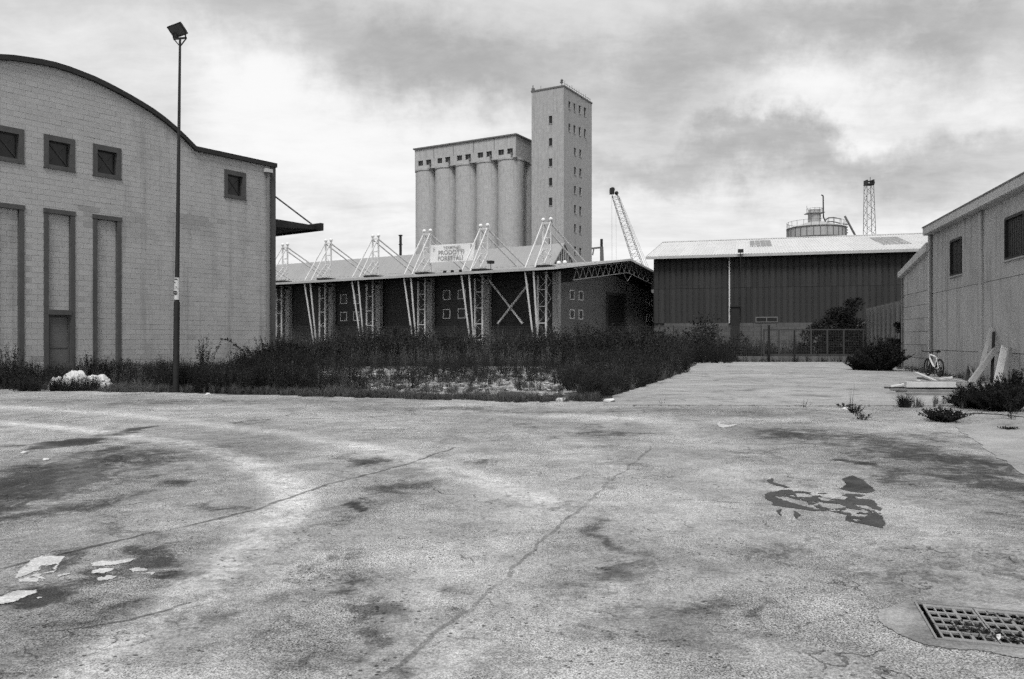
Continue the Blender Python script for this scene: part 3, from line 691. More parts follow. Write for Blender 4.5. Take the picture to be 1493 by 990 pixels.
# ================================================================== LAMP POST
lpY = 24.3; lpx = at(256.3, lpY)
lp = thing('lamp_post', 'tall black lamp post with a square floodlight in front of the block wall', 'lamp post', (lpx, lpY, 0))
topx = at(262.5, lpY) - lpx; ht = hz(56, lpY)
lean = lambda z: topx * z / ht
t_ = MB(); t_.tube([(0, 0, 0), (lean(2.75), 0, 2.75)], .095, 12, .088); t_.build('pole_sleeve', M_STEELD, lp, True)
t_ = MB(); t_.tube([(lean(2.7), 0, 2.7), (lean(ht * .6), 0, ht * .6), (lean(ht), 0, ht)], .070, 12, .034); t_.build('pole', M_STEELD, lp, True)
for nm, y0, y1 in (('notice', 421, 405), ('sign_plate', 437, 421.6)):
    z0, z1 = hz(y0, lpY), hz(y1, lpY); cx = lean((z0 + z1) / 2)
    pm = MB(); k0 = math.radians(200); n_ = 10; rr = .078
    for i in range(n_):
        a0 = R(195 + i * 15); a1 = R(195 + (i + 1) * 15)
        pm.add([(cx + rr * math.cos(a0), rr * math.sin(a0), z0), (cx + rr * math.cos(a1), rr * math.sin(a1), z0), (cx + rr * math.cos(a1), rr * math.sin(a1), z1), (cx + rr * math.cos(a0), rr * math.sin(a0), z1)], [(0, 1, 2, 3)])
    po = pm.build(nm, M_TARP, lp)
    sm = MB()
    if nm == 'sign_plate':
        zc = z1 - .115
        for up in (1, -1):
            L = [(cx - .012 + .055 * math.cos(a), zc + up * (.012 + .052 * abs(math.sin(a)))) for a in np.linspace(0, math.pi, 9)]
            sm.prism(L, -.088, -.0805)
    else:
        sm.box(cx - .045, cx + .035, -.086, -.0805, z1 - .065, z1 - .03).box(cx - .05, cx - .02, -.086, -.0805, z1 - .16, z1 - .13).box(cx - .02, cx + .03, -.086, -.0805, z0 + .04, z0 + .06)
    sm.build('print', M_STEELD, po)
b_ = MB(); b_.bar((topx - .20, 0, ht - .02), (topx + .20, 0, ht + .02), .05).bar((topx - .19, 0, ht - .02), (topx - .02, 0, ht - .22), .03).bar((topx + .19, 0, ht + .0), (topx + .02, 0, ht - .22), .03)
b_.bar((topx - .19, -.02, ht), (topx - .19, -.06, ht + .14), .035).bar((topx + .18, -.02, ht + .02), (topx + .18, -.06, ht + .14), .035)
b_.build('bracket', M_STEELD, lp)
hd = MB(); Mh = Matrix.Translation((topx - .05, -.05, ht + .24)) @ Matrix.Rotation(R(-22), 4, 'Z') @ Matrix.Rotation(R(-8), 4, 'Y') @ Matrix.Rotation(R(46), 4, 'X')
hb = [(-.26, -.19), (.26, -.19), (.26, .19), (-.26, .19)]; hbk = [(-.15, -.10), (.17, -.10), (.17, .09), (-.15, .09)]
vs = [Mh @ Vector((a, -.05, b)) for a, b in hb] + [Mh @ Vector((a, .01, b)) for a, b in hb] + [Mh @ Vector((a, .14, b)) for a, b in hbk]
hd.add(vs, [(0, 1, 2, 3)] + [(i, i + 4, (i + 1) % 4 + 4, (i + 1) % 4) for i in range(4)] + [(i + 4, i + 8, (i + 1) % 4 + 8, (i + 1) % 4 + 4) for i in range(4)] + [(11, 10, 9, 8)])
ho = hd.build('floodlight', M_STEELD, lp)
gl = MB(); gl.add([Mh @ Vector((a * .88, -.054, b * .86)) for a, b in hb], [(0, 1, 2, 3)]); gl.build('glass', mat('lamp_glass', .05, .3, .3, 4, 0, 30, 0, spec=.5), ho)

# ================================================================== TIMBER WAREHOUSE WITH MASTS
A_W = 33.0
gd = Vector((math.sin(R(A_W)), math.cos(R(A_W)))); ld = Vector((-gd.y, gd.x))
OW = Vector((3.71, 70.0))
# local frame: x = along gable (t), y = along the long side, away to the left (s)
wh = thing('mast_warehouse', 'long low warehouse with white roof masts, deep eaves and dark brick gable', 'warehouse', (OW.x, OW.y, 0), R(90 - A_W))
FG = Face((OW.x, OW.y), A_W)
def FL(t): o_ = OW + gd * t; return Face((o_.x, o_.y), A_W - 90)
SL, TE, TP = 52.0, 26.6, 11.8
EV, PK = 7.62, 9.56
# main walls
MB().prism([(1.0, 0), (TE - 3, 0), (TE - 3, 6.55), (TP, 8.05), (1.0, 6.62)], .0, .6).build('wall', M_BRICK, wh)
MB().prism([(1.0, 0), (TE - 3, 0), (TE - 3, 7.9), (TP, 9.15), (1.0, 7.72)], .9, SL - 3).build('wall_core', M_LWALL, wh)  # dark backing behind the truss; shade of the open gap put into its colour
lw = MB(); lw.box(.90, .999, .25, SL - 3, 0, 7.6); lw.build('side_wall', M_LWALL, wh)
# low main roof
rm = MB()
for (t0, z0, t1, z1) in ((-3.1, EV, TP, PK), (TP, PK, TE, EV)):
    L = math.hypot(t1 - t0, z1 - z0)
    rm.add([(t0, -1.85, z0), (t1, -1.85, z1), (t1, SL, z1), (t0, SL, z0), (t0, -1.85, z0 - .16), (t1, -1.85, z1 - .16), (t1, SL, z1 - .16), (t0, SL, z0 - .16)],
           [(0, 1, 2, 3), (4, 7, 6, 5), (0, 4, 5, 1), (1, 5, 6, 2), (2, 6, 7, 3), (3, 7, 4, 0)])
rm.build('roof', M_ROOFM, wh)
gt = MB(); gt.box(-3.28, -3.1, -1.87, SL, EV - .17, EV + .05); gt.build('gutter', M_FARL, wh)
fe = MB()
for (a, za, b, zb) in ((-3.1, EV, TP, PK), (TP, PK, TE, EV)): fe.bar((a, -1.90, za - .04), (b, -1.90, zb - .04), .07, .20)
fe.build('gable_edging', M_FRAMEL, wh)
# raised ridge roof
MS, MH, MW = 5.56, 11.64, 2.35
mt = MB(); zb = 9.25
nr = 62
for sgn in (-1, 1):
    for i in range(nr):
        s0 = MS + (SL - MS) * i / nr; s1 = MS + (SL - MS) * (i + 1) / nr; k_ = .03
        mt.add([(TP + sgn * MW, s0, zb), (TP, s0, MH), (TP, s0 + .1, MH + k_), (TP + sgn * MW, s0 + .1, zb + k_), (TP, s1, MH), (TP + sgn * MW, s1, zb)], [(0, 1, 2, 3), (3, 2, 4, 5)])
mt.build('ridge_roof', M_ROOFM, wh)
MB().prism([(TP - MW + .15, 9.3), (TP + MW - .15, 9.3), (TP, MH - .12)], MS + .15, SL - .3).build('ridge_core', M_LWALL, wh)
sl0 = MB().box(-.09, .09, 0, .05, 0, 1).build('gable_slat', M_FARL, wh)
for i in range(9):
    t0 = TP - MW + .45 + i * (2 * MW - .9) / 8; hh = (MH - .2 - 9.3) * (1 - abs(t0 - TP) / MW)
    o = sl0 if i == 0 else piece(sl0, wh)
    o.location = (t0, MS + .09, 9.3); o.scale = (1, 1, hh)
rc = MB(); rc.bar((TP - MW, MS - .02, zb), (TP, MS - .02, MH + .02), .08, .14).bar((TP, MS - .02, MH + .02), (TP + MW, MS - .02, zb), .08, .14); rc.build('ridge_edging', M_ROOFM, wh)
# gable truss
tr_ = MB(); n_ = 22
def topz(t): return (EV + (PK - EV) * (t + 3.1) / (TP + 3.1) if t < TP else PK + (EV - PK) * (t - TP) / (TE - TP)) - .28
pts_t = [.6 + (TE - 1.2) * i / (2 * n_) for i in range(2 * n_ + 1)]
for a, b in zip(pts_t[:-1], pts_t[1:]):
    tr_.bar((a, -1.6, topz(a) - 1.02), (b, -1.6, topz(b) - 1.02), .085)
    tr_.bar((a, -1.6, topz(a)), (b, -1.6, topz(b)), .07)
for i in range(0, 2 * n_, 2):
    a, b, c = pts_t[i], pts_t[i + 1], pts_t[i + 2]
    tr_.bar((a, -1.6, topz(a) - 1.02), (b, -1.6, topz(b)), .045).bar((b, -1.6, topz(b)), (c, -1.6, topz(c) - 1.02), .045)
tr_.bar((TP - 1.0, -1.6, topz(TP - 1) - 1.02), (TP, -1.6, topz(TP) - 1.9), .05).bar((TP, -1.6, topz(TP) - 1.9), (TP + 1, -1.6, topz(TP + 1) - 1.02), .05)
tr_.build('truss', M_TRUSS, wh)
# gable windows
def small_window(parent, mk, x0, x1, z0, z1, fm, th=.07):
    f_ = MB(); mk(f_, x0 - th, x0, z0 - th, z1 + th); mk(f_, x1, x1 + th, z0 - th, z1 + th); mk(f_, x0, x1, z1, z1 + th); mk(f_, x0, x1, z0 - th, z0)
    return f_.build('window', fm, parent)
def gmk(f_, a, b, c, d_): f_.box(a, b, -.06, .0, c, d_)
for (x0, y0, x1, y1) in ((831, 424, 836.3, 436), (844, 425.5, 849, 437), (831, 452.5, 836.3, 463.5), (844, 453, 849, 464.5), (942.5, 435.5, 945.8, 445), (950.8, 437, 954, 446), (942.5, 459, 945.8, 468.5), (950.8, 460, 954, 469)):
    a, z1 = FG(x0, y0); b, z0 = FG(x1, y1)
    wo = small_window(wh, gmk, a, b, z0, z1, M_FRAMEL, .10)
    MB().box(a, b, -.03, -.004, z0, z1).build('pane', M_GPANE, wo)
a, z1 = FG(885.5, 430); b, _ = FG(910, 430)
fd = MB(); fd.box(a - .3, a, -.12, 0, 0, z1 + .25).box(b, b + .3, -.12, 0, 0, z1 + .25).box(a, b, -.12, 0, z1, z1 + .25); fdo = fd.build('gable_door', M_LWALL, wh)
sh = MB()
for i in range(14): sh.box(a, b, -.05, -.003, i * z1 / 14 + .01, (i + 1) * z1 / 14 - .01)
sh.box(a, b, -.03, -.004, 0, z1); sh.build('shutter', M_SHUT, fdo)
# corner pillar and columns
SM = [.74 + 6.78 * k_ for k_ in range(8)]
pil = None; colm = None
for k_, s0 in enumerate(SM):
    if k_ == 0:
        pil = MB().box(.30, .74, -.32, .30, 0, 7.6).build('pillar', M_WBASE, wh)
        lc = MB(); zt = 7.55
        for ds in (-.42, .42): lc.bar((-.85, ds, 0), (-.85, ds, zt), .14)
        nz = 5
        for i in range(nz + 1):
            zi = .1 + i * (zt - .2) / nz
            lc.bar((-.85, -.42, zi), (-.85, .42, zi), .08)
            for ds in (-.42, .42):
                if i < nz:
                    zj = zi + (zt - .2) / nz
                    lc.bar((-.85, ds, zi), (.2, ds * .7, (zi + zj) / 2), .035).bar((.2, ds * .7, (zi + zj) / 2), (-.85, ds, zj), .035)
        colm = lc.build('lattice_column', M_WHITE, wh)
        sp = MB()
        for ds in (-.42, .42): sp.tube([(-1.7, ds * .35, 0), (-2.95, ds, 7.4)], .085, 8)
        prop = sp.build('prop', M_WHITE, wh, True)
        ma = MB()
        for ds in (-.42, .42):
            ma.bar((0, ds, 7.9), (0, ds * .93, 12.05), .13)
            ma.bar((-2.85, ds * 1.15, 7.75), (-.05, ds * .93, 11.95), .10)
            ma.tube([(0, ds * .93, 11.85), (6.3, ds * 1.1, 8.95)], .075, 6)
            ma.bar((-1.25, ds, 8.2), (0, ds * .95, 9.6), .07).bar((-.62, ds, 9.0), (-.05, ds, 9.0), .06)
        for zi in (8.35, 8.9, 9.6, 10.6, 11.9): ma.bar((0, -.42, zi), (0, .42, zi), .10)
        for zi in (8.9, 9.6): ma.bar((0, -.42, zi), (0, .42, zi + (.7 if zi < 9 else 1.0)), .05)
        ma.bar((-.75, -.5, 8.25), (-.75, .5, 8.25), .09)
        mast = ma.build('mast', M_WHITE, wh)
        bs = MB(); bs.box(-1.0, .35, -.75, .75, 7.95, 8.12); base = bs.build('mast_base', M_STEELD, wh)
        bb = MB(); bb.ball((0, .42 * .93, 12.22), .185); ball = bb.build('mast_ball', M_BALL, wh, True); ball.location = (0, s0, 0)
        b2 = piece(ball, wh, (0, s0 - .42 * .93 * 2, 0))
        for o_ in (colm, prop, mast, base): o_.location = (0, s0, 0)
        pil.location = (0, .05, 0)
    else:
        for o_ in (colm, prop, mast, base): piece(o_, wh, (0, s0, 0))
        piece(pil, wh, (0, s0, 0))
        piece(ball, wh, (0, s0, 0)); piece(ball, wh, (0, s0 - .42 * .93 * 2, 0))
ub = MB().box(-3.0, .9, -.12, .12, 7.22, 7.44).build('eave_beam', M_STEELD, wh)
for k_, s0 in enumerate(SM): (ub if k_ == 0 else piece(ub, wh)).location = (0, s0, 0)
# side wall windows and doors
F1 = FL(.9)
def lmk(f_, a, b, c, d_): f_.box(.82, .90, a, b, c, d_)
for (x0, y0, x1, y1) in ((647.5, 424.5, 656, 436), (669, 423.5, 678.5, 435), (647.5, 452, 656, 463.5), (669, 451, 678.5, 463), (497.5, 430.5, 505.5, 442), (516.5, 430.5, 524, 442), (497.5, 456, 505.5, 467), (516.5, 455.5, 524, 466.5)):
    b, z1 = F1(x0, y0); a, z0 = F1(x1, y1)
    wo = small_window(wh, lmk, a, b, z0, z1, M_FRAMEL, .08)
    MB().box(.86, .897, a, b, z0, z1).build('pane', M_PANE, wo)
for (x0, x1, yt) in ((559, 605, 427), (723, 776, 405), (432, 452, 430)):
    b, z1 = F1(x0, yt); a, z1 = F1(x1, yt)
    d_ = MB()
    for i in range(16): d_.box(.85, .897, a, b, i * z1 / 16 + .012, (i + 1) * z1 / 16 - .012)
    d_.box(.87, .898, a, b, 0, z1); d_.build('sliding_door', M_SHUT, wh)
Fx = FL(-.3)
p1 = Fx(713, 408); p2 = Fx(762, 472); p3 = Fx(772, 414); p4 = Fx(727, 472)
xb = MB(); xb.tube([(-.3, p1[0], p1[1]), (-.3, p2[0], p2[1])], .10, 8).tube([(-.45, p3[0], p3[1]), (-.45, p4[0], p4[1])], .10, 8)
xb.build('cross_brace', M_WHITE, wh, True)
fl = MB(); q_ = FL(-3.2)(716, 385)
fl.tube([(-3.25, q_[0], EV - .4), (-3.25, q_[0], 8.3)], .03, 6); fl.box(-3.5, -3.0, q_[0] - .22, q_[0] + .22, 8.25, 8.5); flo = fl.build('eave_floodlight', M_STEELD, wh)
# small vents along the gutter
vt = None
for px in (647, 658, 670):
    q_ = FL(-3.1)(px, 394)
    if vt is None: vt = MB().box(-.12, .12, -.10, .10, 0, .26).build('roof_hook', M_STEELD, wh); o = vt
    else: o = piece(vt, wh)
    o.location = (-2.95, q_[0], EV + .03)
gv = None
for px in (840, 848.5):
    o = MB().ball((0, 0, .35), .22).lathe([(.12, 0), (.12, .35)], 8).build('roof_ventilator', M_BALL, wh, True) if gv is None else piece(gv, wh)
    gv = gv or o; q_ = FG(px, 380); o.location = (q_[0] + .3, 2.0, topz(q_[0]) + .15)

# banner
bn = thing('banner', 'white cloth banner lettered PRODOTTI FORESTALI hung between two roof masts', 'banner', (OW.x, OW.y, 0), R(90 - A_W))
FB = FL(-.45)
c_ = [FB(628, 357.5), FB(693, 354), FB(690.6, 379.5), FB(626.8, 383)]
nbx, nbz = 16, 6; vs = []; fs = []
for j in range(nbz + 1):
    for i in range(nbx + 1):
        u, v_ = i / nbx, j / nbz
        s0 = (c_[0][0] * (1 - u) + c_[1][0] * u) * (1 - v_) + (c_[3][0] * (1 - u) + c_[2][0] * u) * v_
        z0 = (c_[0][1] * (1 - u) + c_[1][1] * u) * (1 - v_) + (c_[3][1] * (1 - u) + c_[2][1] * u) * v_
        vs.append((-.45 + .035 * math.sin(u * 9 + v_ * 3), s0, z0))
for j in range(nbz):
    for i in range(nbx): a = j * (nbx + 1) + i; fs.append((a, a + 1, a + nbx + 2, a + nbx + 1))
n0 = len(vs); vs2 = vs + [(x_ + .02, y_, z_) for x_, y_, z_ in vs]; fs2 = fs + [tuple(n0 + i for i in f[::-1]) for f in fs]
MB().add(vs2, fs2).build('cloth', M_BANNER, bn, True)
def lettering(txt, size, u, v_, name='lettering', sx=1.0, bold=.012):
    cu = bpy.data.curves.new(name, 'FONT'); cu.body = txt; cu.size = size; cu.align_x = 'CENTER'; cu.align_y = 'CENTER'; cu.offset = bold; cu.extrude = .002
    to = bpy.data.objects.new(name, cu); COL.objects.link(to); bpy.context.view_layer.update()
    me = bpy.data.meshes.new_from_object(to.evaluated_get(bpy.context.evaluated_depsgraph_get())); COL.objects.unlink(to); bpy.data.objects.remove(to)
    for vtx in me.vertices: vtx.co.x *= sx
    me.materials.clear(); me.materials.append(M_INK); o = bpy.data.objects.new(name, me); COL.objects.link(o); o.parent = bn
    s0 = (c_[0][0] * (1 - u) + c_[1][0] * u) * (1 - v_) + (c_[3][0] * (1 - u) + c_[2][0] * u) * v_
    z0 = (c_[0][1] * (1 - u) + c_[1][1] * u) * (1 - v_) + (c_[3][1] * (1 - u) + c_[2][1] * u) * v_
    # text x -> -s (to the right as seen), text y -> up
    ang = 0
    o.matrix_local = Matrix(((0, 0, -1, -.50), (-1, 0, 0, s0), (0, 1, 0, z0), (0, 0, 0, 1)))
    return o
lettering('TERMINAL', .40, .50, .20, sx=1.15, bold=.004); lettering('PRODOTTI', .56, .485, .47, sx=1.12); lettering('FORESTALI', .56, .475, .80, sx=1.12)
lettering('F', .5, .09, .28, 'emblem', bold=0.0); lettering('2', .42, .92, .16, 'emblem', sx=1.3)
rp = MB()
for ci, (t1, s1, z1) in zip((0, 1, 2, 3), ((0, SM[2] - .45, 10.9), (0, SM[1] + .45, 11.0), (0, SM[1] + .45, 8.9), (0, SM[2] - .45, 8.9))): rp.tube([(-.45, c_[ci][0], c_[ci][1]), (t1 - .03, s1, z1)], .015, 5)
rp.build('tie', M_FARL, bn)

# ================================================================== GRAIN SILO WITH TOWER
A_S = 30.0; OS = Vector((9.76, 150.0))
# local frame: x along the right face (g), y along the left face (l)
sg = Vector((math.sin(R(A_S)), math.cos(R(A_S)))); slv = Vector((-sg.y, sg.x))
si = thing('grain_silo', 'concrete grain silo of five tall cylinders with a higher windowed lift tower', 'grain silo', (OS.x, OS.y, 0), R(90 - A_S))
TH = 49.3; TLn, TGn = 6.91, 12.8
FT = Face((OS.x, OS.y), A_S); FTl = Face((OS.x, OS.y), A_S - 90)
MB().box(.25, TGn, .25, TLn, 0, TH - .1).build('tower_core', M_TOWER, si)
wr, wl = [], []
for col, xs_ in enumerate((828.7, 836.2, 843.8, 851.4)):
    for (ya, yb) in ((147 + col * 3.0, 159.2 + col * 3.6), (179.5 + col * 2.6, 192 + col * 3.0)):
        a, z1 = FT(xs_, ya); b, z0 = FT(xs_ + 3.0, yb); wr.append((a, b, z0, z1))
for col, xs_ in enumerate((836.9, 844.6)):
    for (ya, yb) in ((215, 227), (243, 255.3), (270.6, 283), (298.5, 311.5), (326.5, 339), (359, 371), (387, 399)):
        a, z1 = FT(xs_, ya + col * 2.2); b, z0 = FT(xs_ + 3.2, yb + col * 2.4); wr.append((a, b, z0, z1))
for (ya, yb) in ((168.5, 180.5), (201, 213), (230.7, 242.7), (259, 271.2), (287.8, 300), (316, 328), (345, 357)):
    a, z1 = FTl(805.2, ya); b, z0 = FTl(800.2, yb); wl.append((a, b, z0, z1))
fw = MB()
for (x0, x1, z0, z1) in cut((0, TGn, 0, TH), wr): fw.box(x0, x1, 0, .25, z0, z1)
fw.build('tower_face', M_TOWER, si, fixn=False)
fw = MB()
for (x0, x1, z0, z1) in cut((.25, TLn, 0, TH), wl): fw.box(0, .25, x0, x1, z0, z1)
fw.build('tower_face', M_TOWER, si, fixn=False)
for (a, b, z0, z1) in wr:
    wo = MB().box(a + .03, b - .03, .17, .24, z0 + .03, z1 - .03).build('window', M_PANE, si)
    MB().box(a - .08, b + .08, -.07, .0, z0 - .13, z0 - .01).build('sill', M_TOWER, wo)
for (a, b, z0, z1) in wl:
    wo = MB().box(.17, .24, a + .03, b - .03, z0 + .03, z1 - .03).build('window', M_PANE, si)
    MB().box(-.07, .0, a - .08, b + .08, z0 - .13, z0 - .01).build('sill', M_TOWER, wo)
MB().box(-.12, TGn + .12, -.12, TLn + .12, TH + .002, TH + .28).build('parapet', M_FARST, si)
ra = MB()
for i in range(12): ra.bar((.6 + i * 1.05, .1, TH + .25), (.6 + i * 1.05, .1, TH + .95 + .3 * (i % 3 == 0)), .055)
ra.bar((.5, .1, TH + .75), (12.3, .1, TH + .75), .05)
ra.bar((.2, TLn - .2, TH + .2), (.2, TLn - .2, TH + 1.3), .14).box(-.05, .4, TLn - .5, TLn, TH + .28, TH + .75); ra.bar((.2, 5, TH + .2), (.2, 5, TH + 1.0), .07)
ra.build('roof_railing', M_FARST, si)
an = MB(); an.bar((.2, .5, TH + .2), (.2, .5, TH + 1.0), .12).box(-.05, .4, .3, .8, TH + .8, TH + 1.0).ball((.2, .5, TH + 1.3), .26); an.build('corner_lamp', M_FARST, si)
# cells
S0, S1 = 10.43, 34.9; dc = (S1 - S0 + .9) / 5; rcell = dc / 2 + .10
cell = None
for row in range(2):
    for i in range(5):
        cy = S0 - .15 + dc * (i + .5); cx = rcell - .35 + row * dc
        if cell is None:
            cell = MB().lathe([(rcell, 0), (rcell, 36.9), (rcell + .14, 36.95), (rcell + .14, 37.35), (.05, 37.5)], 40).build('silo_cell', M_SILO, si, True); o = cell
        else: o = piece(cell, si)
        o.location = (cx, cy, 0)
MB().box(2.2, 7.5, S0 + .6, S1 - .4, 0, 37.0).build('cell_core', M_SILO, si)
gw = []
for x0, x1 in ((98, 121), (136, 160), (190, 213), (228, 252), (284, 309), (324, 351), (384, 410), (426, 452), (483, 510), (526, 553)):
    Fs = Face((OS.x, OS.y), A_S - 90)
    pxa, pxb = x0 / 3.3 + 580, x1 / 3.3 + 580; yt = 100 + (455 - (x0 - 98) * .145 - 12) / 3.3; yb = yt + 8.2
    b, z1 = Fs(pxa, yt); a, z0 = Fs(pxb, yb); gw.append((a, b, 38.0, 39.05))
gm = MB()
for (x0, x1, z0, z1) in cut((S0, S1, 37.2, 41.5), gw): gm.box(0, .3, x0, x1, z0, z1)
gm.box(.3, 9.2, S0, S1, 37.2, 41.5); gm.build('gallery', M_SILO, si, fixn=False)
for n_, (a, b, z0, z1) in enumerate(gw):
    wo = MB().box(.22, .29, a + .03, b - .03, z0 + .03, z1 - .03).build('gallery_window', M_PANE, si)
    lm = MB(); lm.bar((.22, (a + b) / 2, z0 + .03), (.22, (a + b) / 2, z1 - .03), .08)
    if n_ % 2: lm.box(-.35, .0, a - .05, a + .3, z0 - .3, z0 + .15)
    lm.build('mullion', M_FARST, wo)
MB().box(-.28, 9.5, S0 - .28, S1 + .28, 41.502, 41.78).build('gallery_roof', M_FARST, si)
gj = MB()
for i in range(1, 5): gj.box(-.03, .0, S0 + i * (S1 - S0) / 5 - .05, S0 + i * (S1 - S0) / 5 + .05, 39.2, 41.4)
gj.build('gallery_joint', M_FARST, si)

# ================================================================== GREY SHEET SHED
A_D = -73.6
OD = Vector((at(953, 75), 75.0))
sh_ = thing('sheet_shed', 'large grey ribbed sheet metal shed with a pale corrugated roof', 'shed', (OD.x, OD.y, 0), R(-16.4))
# local x along the front to the right, y to the back
LD, DD, DE, DR = 34.0, 29.0, 9.2, 12.35
MB().prism([(0.05, 0), (LD, 0), (LD, DE), (0.05, DE)], .12, .3).build('wall_core', M_LWALL, sh_)
ge = MB(); ge.add([(0.05, .12, 0), (.05, DD, 0), (.05, DD, DE), (.05, 14.6, DR - .2), (.05, .12, DE)], [(0, 1, 2, 3, 4)]); ge.add([(LD, .12, 0), (LD, DD, 0), (LD, DD, DE), (LD, 14.6, DR - .2), (LD, .12, DE)], [(0, 1, 2, 3, 4)]); ge.add([(0, DD, 0), (LD, DD, 0), (LD, DD, DE), (0, DD, DE)], [(0, 1, 2, 3)])
ge.build('end_wall', M_SHEDW, sh_, fixn=False)
def sheet_mesh(wd, z0, z1):
    prof = [(0, .04), (.06, .04), (.09, -.02), (wd - .10, -.02), (wd - .07, .04), (wd - .035, .04), (wd - .03, .10)]
    vs = [(a, b, z) for z in (z0, z1) for a, b in prof]; n = len(prof)
    return MB().add(vs, [(i, i + 1, i + 1 + n, i + n) for i in range(n - 1)])
SP = .52; up = lo = None
i = 0
while i * SP < LD - SP:
    x = i * SP
    if up is None:
        up = sheet_mesh(SP, 6.35, 9.15).build('wall_sheet', M_SHEDW, sh_, fixn=False); lo = sheet_mesh(SP, 3.12, 6.33).build('wall_sheet', M_SHEDW, sh_, fixn=False); a, b = up, lo
    else: a, b = piece(up, sh_), piece(lo, sh_)
    a.location = (x, random.uniform(-.004, .004) - .012, 0); b.location = (x, random.uniform(-.004, .004), 0); i += 1
pb = MB().box(.008, 1.992, -.02, .14, .004, .386).build('plinth_block', M_PLINTH, sh_); firstp = True
for r in range(8):
    x = -1.0 if r % 2 else 0.0
    while x < LD - 1:
        if x >= 0 and not (7.0 < x < 10.2 - 2 + 2 and False):
            o = pb if firstp else piece(pb, sh_); firstp = False
            o.location = (x, random.uniform(-.01, .01), r * .39)
        x += 2.0
ra_ = math.atan2(DR - DE, 14.6)
RW = 1.0; prof = []
for j in range(4):
    prof += [(j * .25, 0), (j * .25 + .13, 0), (j * .25 + .16, .04), (j * .25 + .22, .04)]
prof += [(1.0, 0)]
def roof_sheet(f0, f1, lift=0):
    n = len(prof); P = lambda a, k, z: (a, -.75 + k * 15.35, DE + .12 + k * (DR - DE) + z + lift)
    vs = [P(a, f0, z) for a, z in prof] + [P(a, f1, z) for a, z in prof]
    return MB().add(vs, [(i, i + 1, i + 1 + n, i + n) for i in range(n - 1)])
rs = None
FR = lambda px, py: None
for i in range(int(LD) + 1):
    for half in (0, 1):
        if rs is None or (i == 0): 
            if i == 0:
                o = roof_sheet(0 if half == 0 else .49, .5 if half == 0 else 1.0, .015 if half == 0 else .0).build('roof_sheet', M_SHEDR, sh_, fixn=False)
                if half == 0: rs = o
                else: rs2 = o
        else: o = piece(rs if half == 0 else rs2, sh_)
        o.location = (-.6 + i, 0, random.uniform(0, .008))
bk = MB(); bk.add([(-.6, 14.6, DR + .1), (LD, 14.6, DR + .1), (LD, DD + .6, DE), (-.6, DD + .6, DE)], [(0, 1, 2, 3)]); bk.build('roof_back', M_SHEDR, sh_, fixn=False)
MB().bar((-.6, 14.62, DR + .16), (LD, 14.62, DR + .16), .5, .08).build('ridge_cap', M_SHEDR, sh_)
MB().box(-.62, LD, -.90, -.72, DE - .10, DE + .14).build('gutter', M_FARL, sh_)
MB().box(-.6, LD, -.72, .10, DE + .02, DE + .06).build('soffit', M_LWALL, sh_)
gs = MB(); gs.bar((-.62, -.8, DE + .02), (-.62, 14.6, DR + .02), .06, .28); gs.build('verge', M_FARL, sh_)
# skylights: patches of dull sheet lying on the roof
for (x0, x1, k0, k1) in ((8.75, 10.85, .42, .86), (20.3, 22.9, .30, .80)):
    n = 0
    for jx in np.arange(x0, x1 - .3, .52):
        P = lambda a, k, z: (a, -.75 + k * 15.35, DE + .12 + k * (DR - DE) + z)
        m_ = MB().add([P(jx, k0, .06), P(jx + .45, k0, .06), P(jx + .45, k1, .06), P(jx, k1, .06), P(jx, k0, .03), P(jx + .45, k0, .03), P(jx + .45, k1, .03), P(jx, k1, .03)], [(0, 1, 2, 3), (0, 4, 5, 1), (1, 5, 6, 2), (2, 6, 7, 3), (3, 7, 4, 0)])
        m_.build('skylight', M_SKYL, sh_)
FD = Face((OD.x, OD.y), 90 + 16.4)
xd, _ = FD(1063.5, 420)
dpp = MB(); dpp.tube([(xd, -.12, 3.1), (xd, -.12, 8.9), (xd, -.7, 9.15)], .07, 8); dpp.build('downpipe', M_WHITE, sh_, True)
xd0, z1 = FD(1066, 448); xd1, _ = FD(1078.5, 448)
dd_ = MB(); dd_.box(xd0, xd1, -.45, -.03, 0, z1).box(xd0 - .08, xd1 + .08, -.55, -.03, z1, z1 + .14); ddo = dd_.build('steel_door', M_STEELD, sh_)
xv0, zv1 = FD(1101.5, 462); xv1, zv0 = FD(1134, 470)
vv = MB(); vv.box(xv0, xv1, -.08, -.03, zv1 - .1, zv1).box(xv0, xv1, -.08, -.03, zv0, zv0 + .08).box(xv0, xv0 + .08, -.08, -.03, zv0 + .08, zv1 - .1).box(xv1 - .08, xv1, -.08, -.03, zv0 + .08, zv1 - .1).box((xv0 + xv1) / 2 - .04, (xv0 + xv1) / 2 + .04, -.08, -.03, zv0 + .08, zv1 - .1)
vo_ = vv.build('vent_window', M_FARST, sh_); MB().box(xv0 + .08, xv1 - .08, -.045, -.025, zv0 + .08, zv1 - .1).build('pane', M_PANE, vo_)
xf, _ = FD(1080, 400)
ff = MB(); ff.tube([(xf, -1.0, 4.4), (xf, -1.0, 9.5)], .035, 6).box(xf - .25, xf + .25, -1.15, -.8, 9.45, 9.75).bar((xf, -1.0, 8.6), (xf, -.03, 8.6), .05).bar((xf, -1.0, 6), (xf, -.03, 6), .05); ff.build('wall_floodlight', M_STEELD, sh_)

# ================================================================== RIGHT PRECAST BUILDING
A_R = 14.413; OR = (21.638, 44.0)
